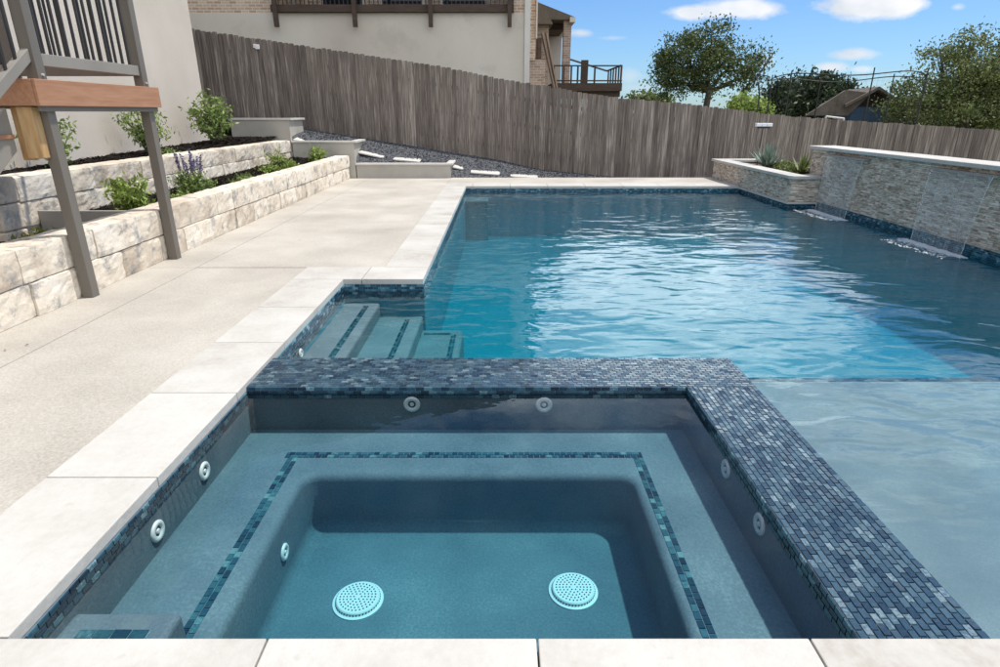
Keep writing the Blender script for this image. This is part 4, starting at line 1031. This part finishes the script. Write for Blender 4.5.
for zz, r_ in ((zt1, .018), ):
    for i in range(k): mb.tube(ringpt(2*math.pi*i/k, TR, zz+.06*math.sin(4*2*math.pi*i/k)), ringpt(2*math.pi*(i+1)/k, TR, zz+.06*math.sin(4*2*math.pi*(i+1)/k)), r_, r_, 5)
mb.build('top_hoop', 'black_metal', tr)
mb = MB()
for i in range(k): mb.tube(ringpt(2*math.pi*i/k, TR, -.1), ringpt(2*math.pi*(i+1)/k, TR, -.1), .03, .03, 6)
mb.build('frame', 'black_metal', tr)
mb = MB(); mb.prism([ringpt(2*math.pi*i/k, TR-.15, -.11) for i in range(k)], (0, 0, .01)); mb.build('mat', 'net', tr)
for i in range(6):
    a_ = 2*math.pi*(i+.35)/6; mb = MB(); mb.tube(ringpt(a_, TR+.03, -1.1), ringpt(a_, TR+.03, zt1+.15), .028, .022, 6); mb.build('pole', 'black_metal', tr)
mb = MB()
for i in range(84):
    a_ = 2*math.pi*i/84; mb.tube(ringpt(a_, TR-.02, -.1), ringpt(a_, TR-.02, zt1), .0014, .0014, 3, False)
for j in range(12):
    zz = -.1+(zt1+.1)*j/12
    for i in range(k): mb.tube(ringpt(2*math.pi*i/k, TR-.02, zz), ringpt(2*math.pi*(i+1)/k, TR-.02, zz), .0014, .0014, 3, False)
mb.build('netting', 'net', tr)
yp = empty('yard_pole', (at(759.5, 100, 21).x, 21, -1), 'thin leaning pole with ragged dark netting hanging near its top beside the oak', 'pole')
mb = MB(); mb.path([(yp.location.x, 21, -1.2), at(759.5, 95, 21), at(758, 82, 21)], [.03, .022, .02], 6); mb.tube(at(752, 86, 21), at(775, 51, 21), .012, .02, 5); mb.build('pole', 'black_metal', yp)
rg = random.Random(8); mb = MB()
pts_ = [at(756+rg.uniform(-5, 14), 74+rg.uniform(0, 12), 21+rg.uniform(-.3, .3)) for _ in range(26)]
for i in range(60):
    a_, b_ = rg.sample(pts_, 2)
    if (a_-b_).length < .45: mb.tube(a_, b_, .006, .006, 4)
mb.build('netting', 'net', yp)

# a few fallen bits
for (px_, py_, sz, mat_, lab) in ((27, 345, .016, 'mulch', 'tiny dark leaf bit on the patio beside the stone wall'),
                      (5, 350, .016, 'mulch', 'tiny dark leaf bit at the left edge of the patio'), (300, 240, .02, 'cedar', 'dry curled leaf lying in the middle of the patio')):
    d = ray(px_, py_); t = -(CAM_Z-.002)/d.z; c = Vector((0, 0, CAM_Z))+d*t; m2 = MB(); a_ = random.uniform(0, 6.28); u_ = Vector((math.cos(a_), math.sin(a_), 0))*sz; v_ = Vector((-u_.y, u_.x, 0))*.45
    m2.v += [tuple(c-u_), tuple(c+v_+Vector((0, 0, .004))), tuple(c+u_+Vector((0, 0, .006))), tuple(c-v_+Vector((0, 0, .003))), tuple(c+Vector((0, 0, .001)))]
    m2.f += [(0, 4, 1), (1, 4, 2), (2, 4, 3), (3, 4, 0)]
    tag(m2.build('fallen_leaf', mat_), lab, 'leaf', 'fallen leaves on the paving')
# hex bolts where the posts meet the rim
for yy in (4.975, 6.405):
    for zz in (1.58-.05, 1.69+.08):
        m2 = MB(); m2.tube((-3.517, yy, zz), (-3.503, yy, zz), .011, .010, 6); m2.build('bolt', 'cap_stone', dk)
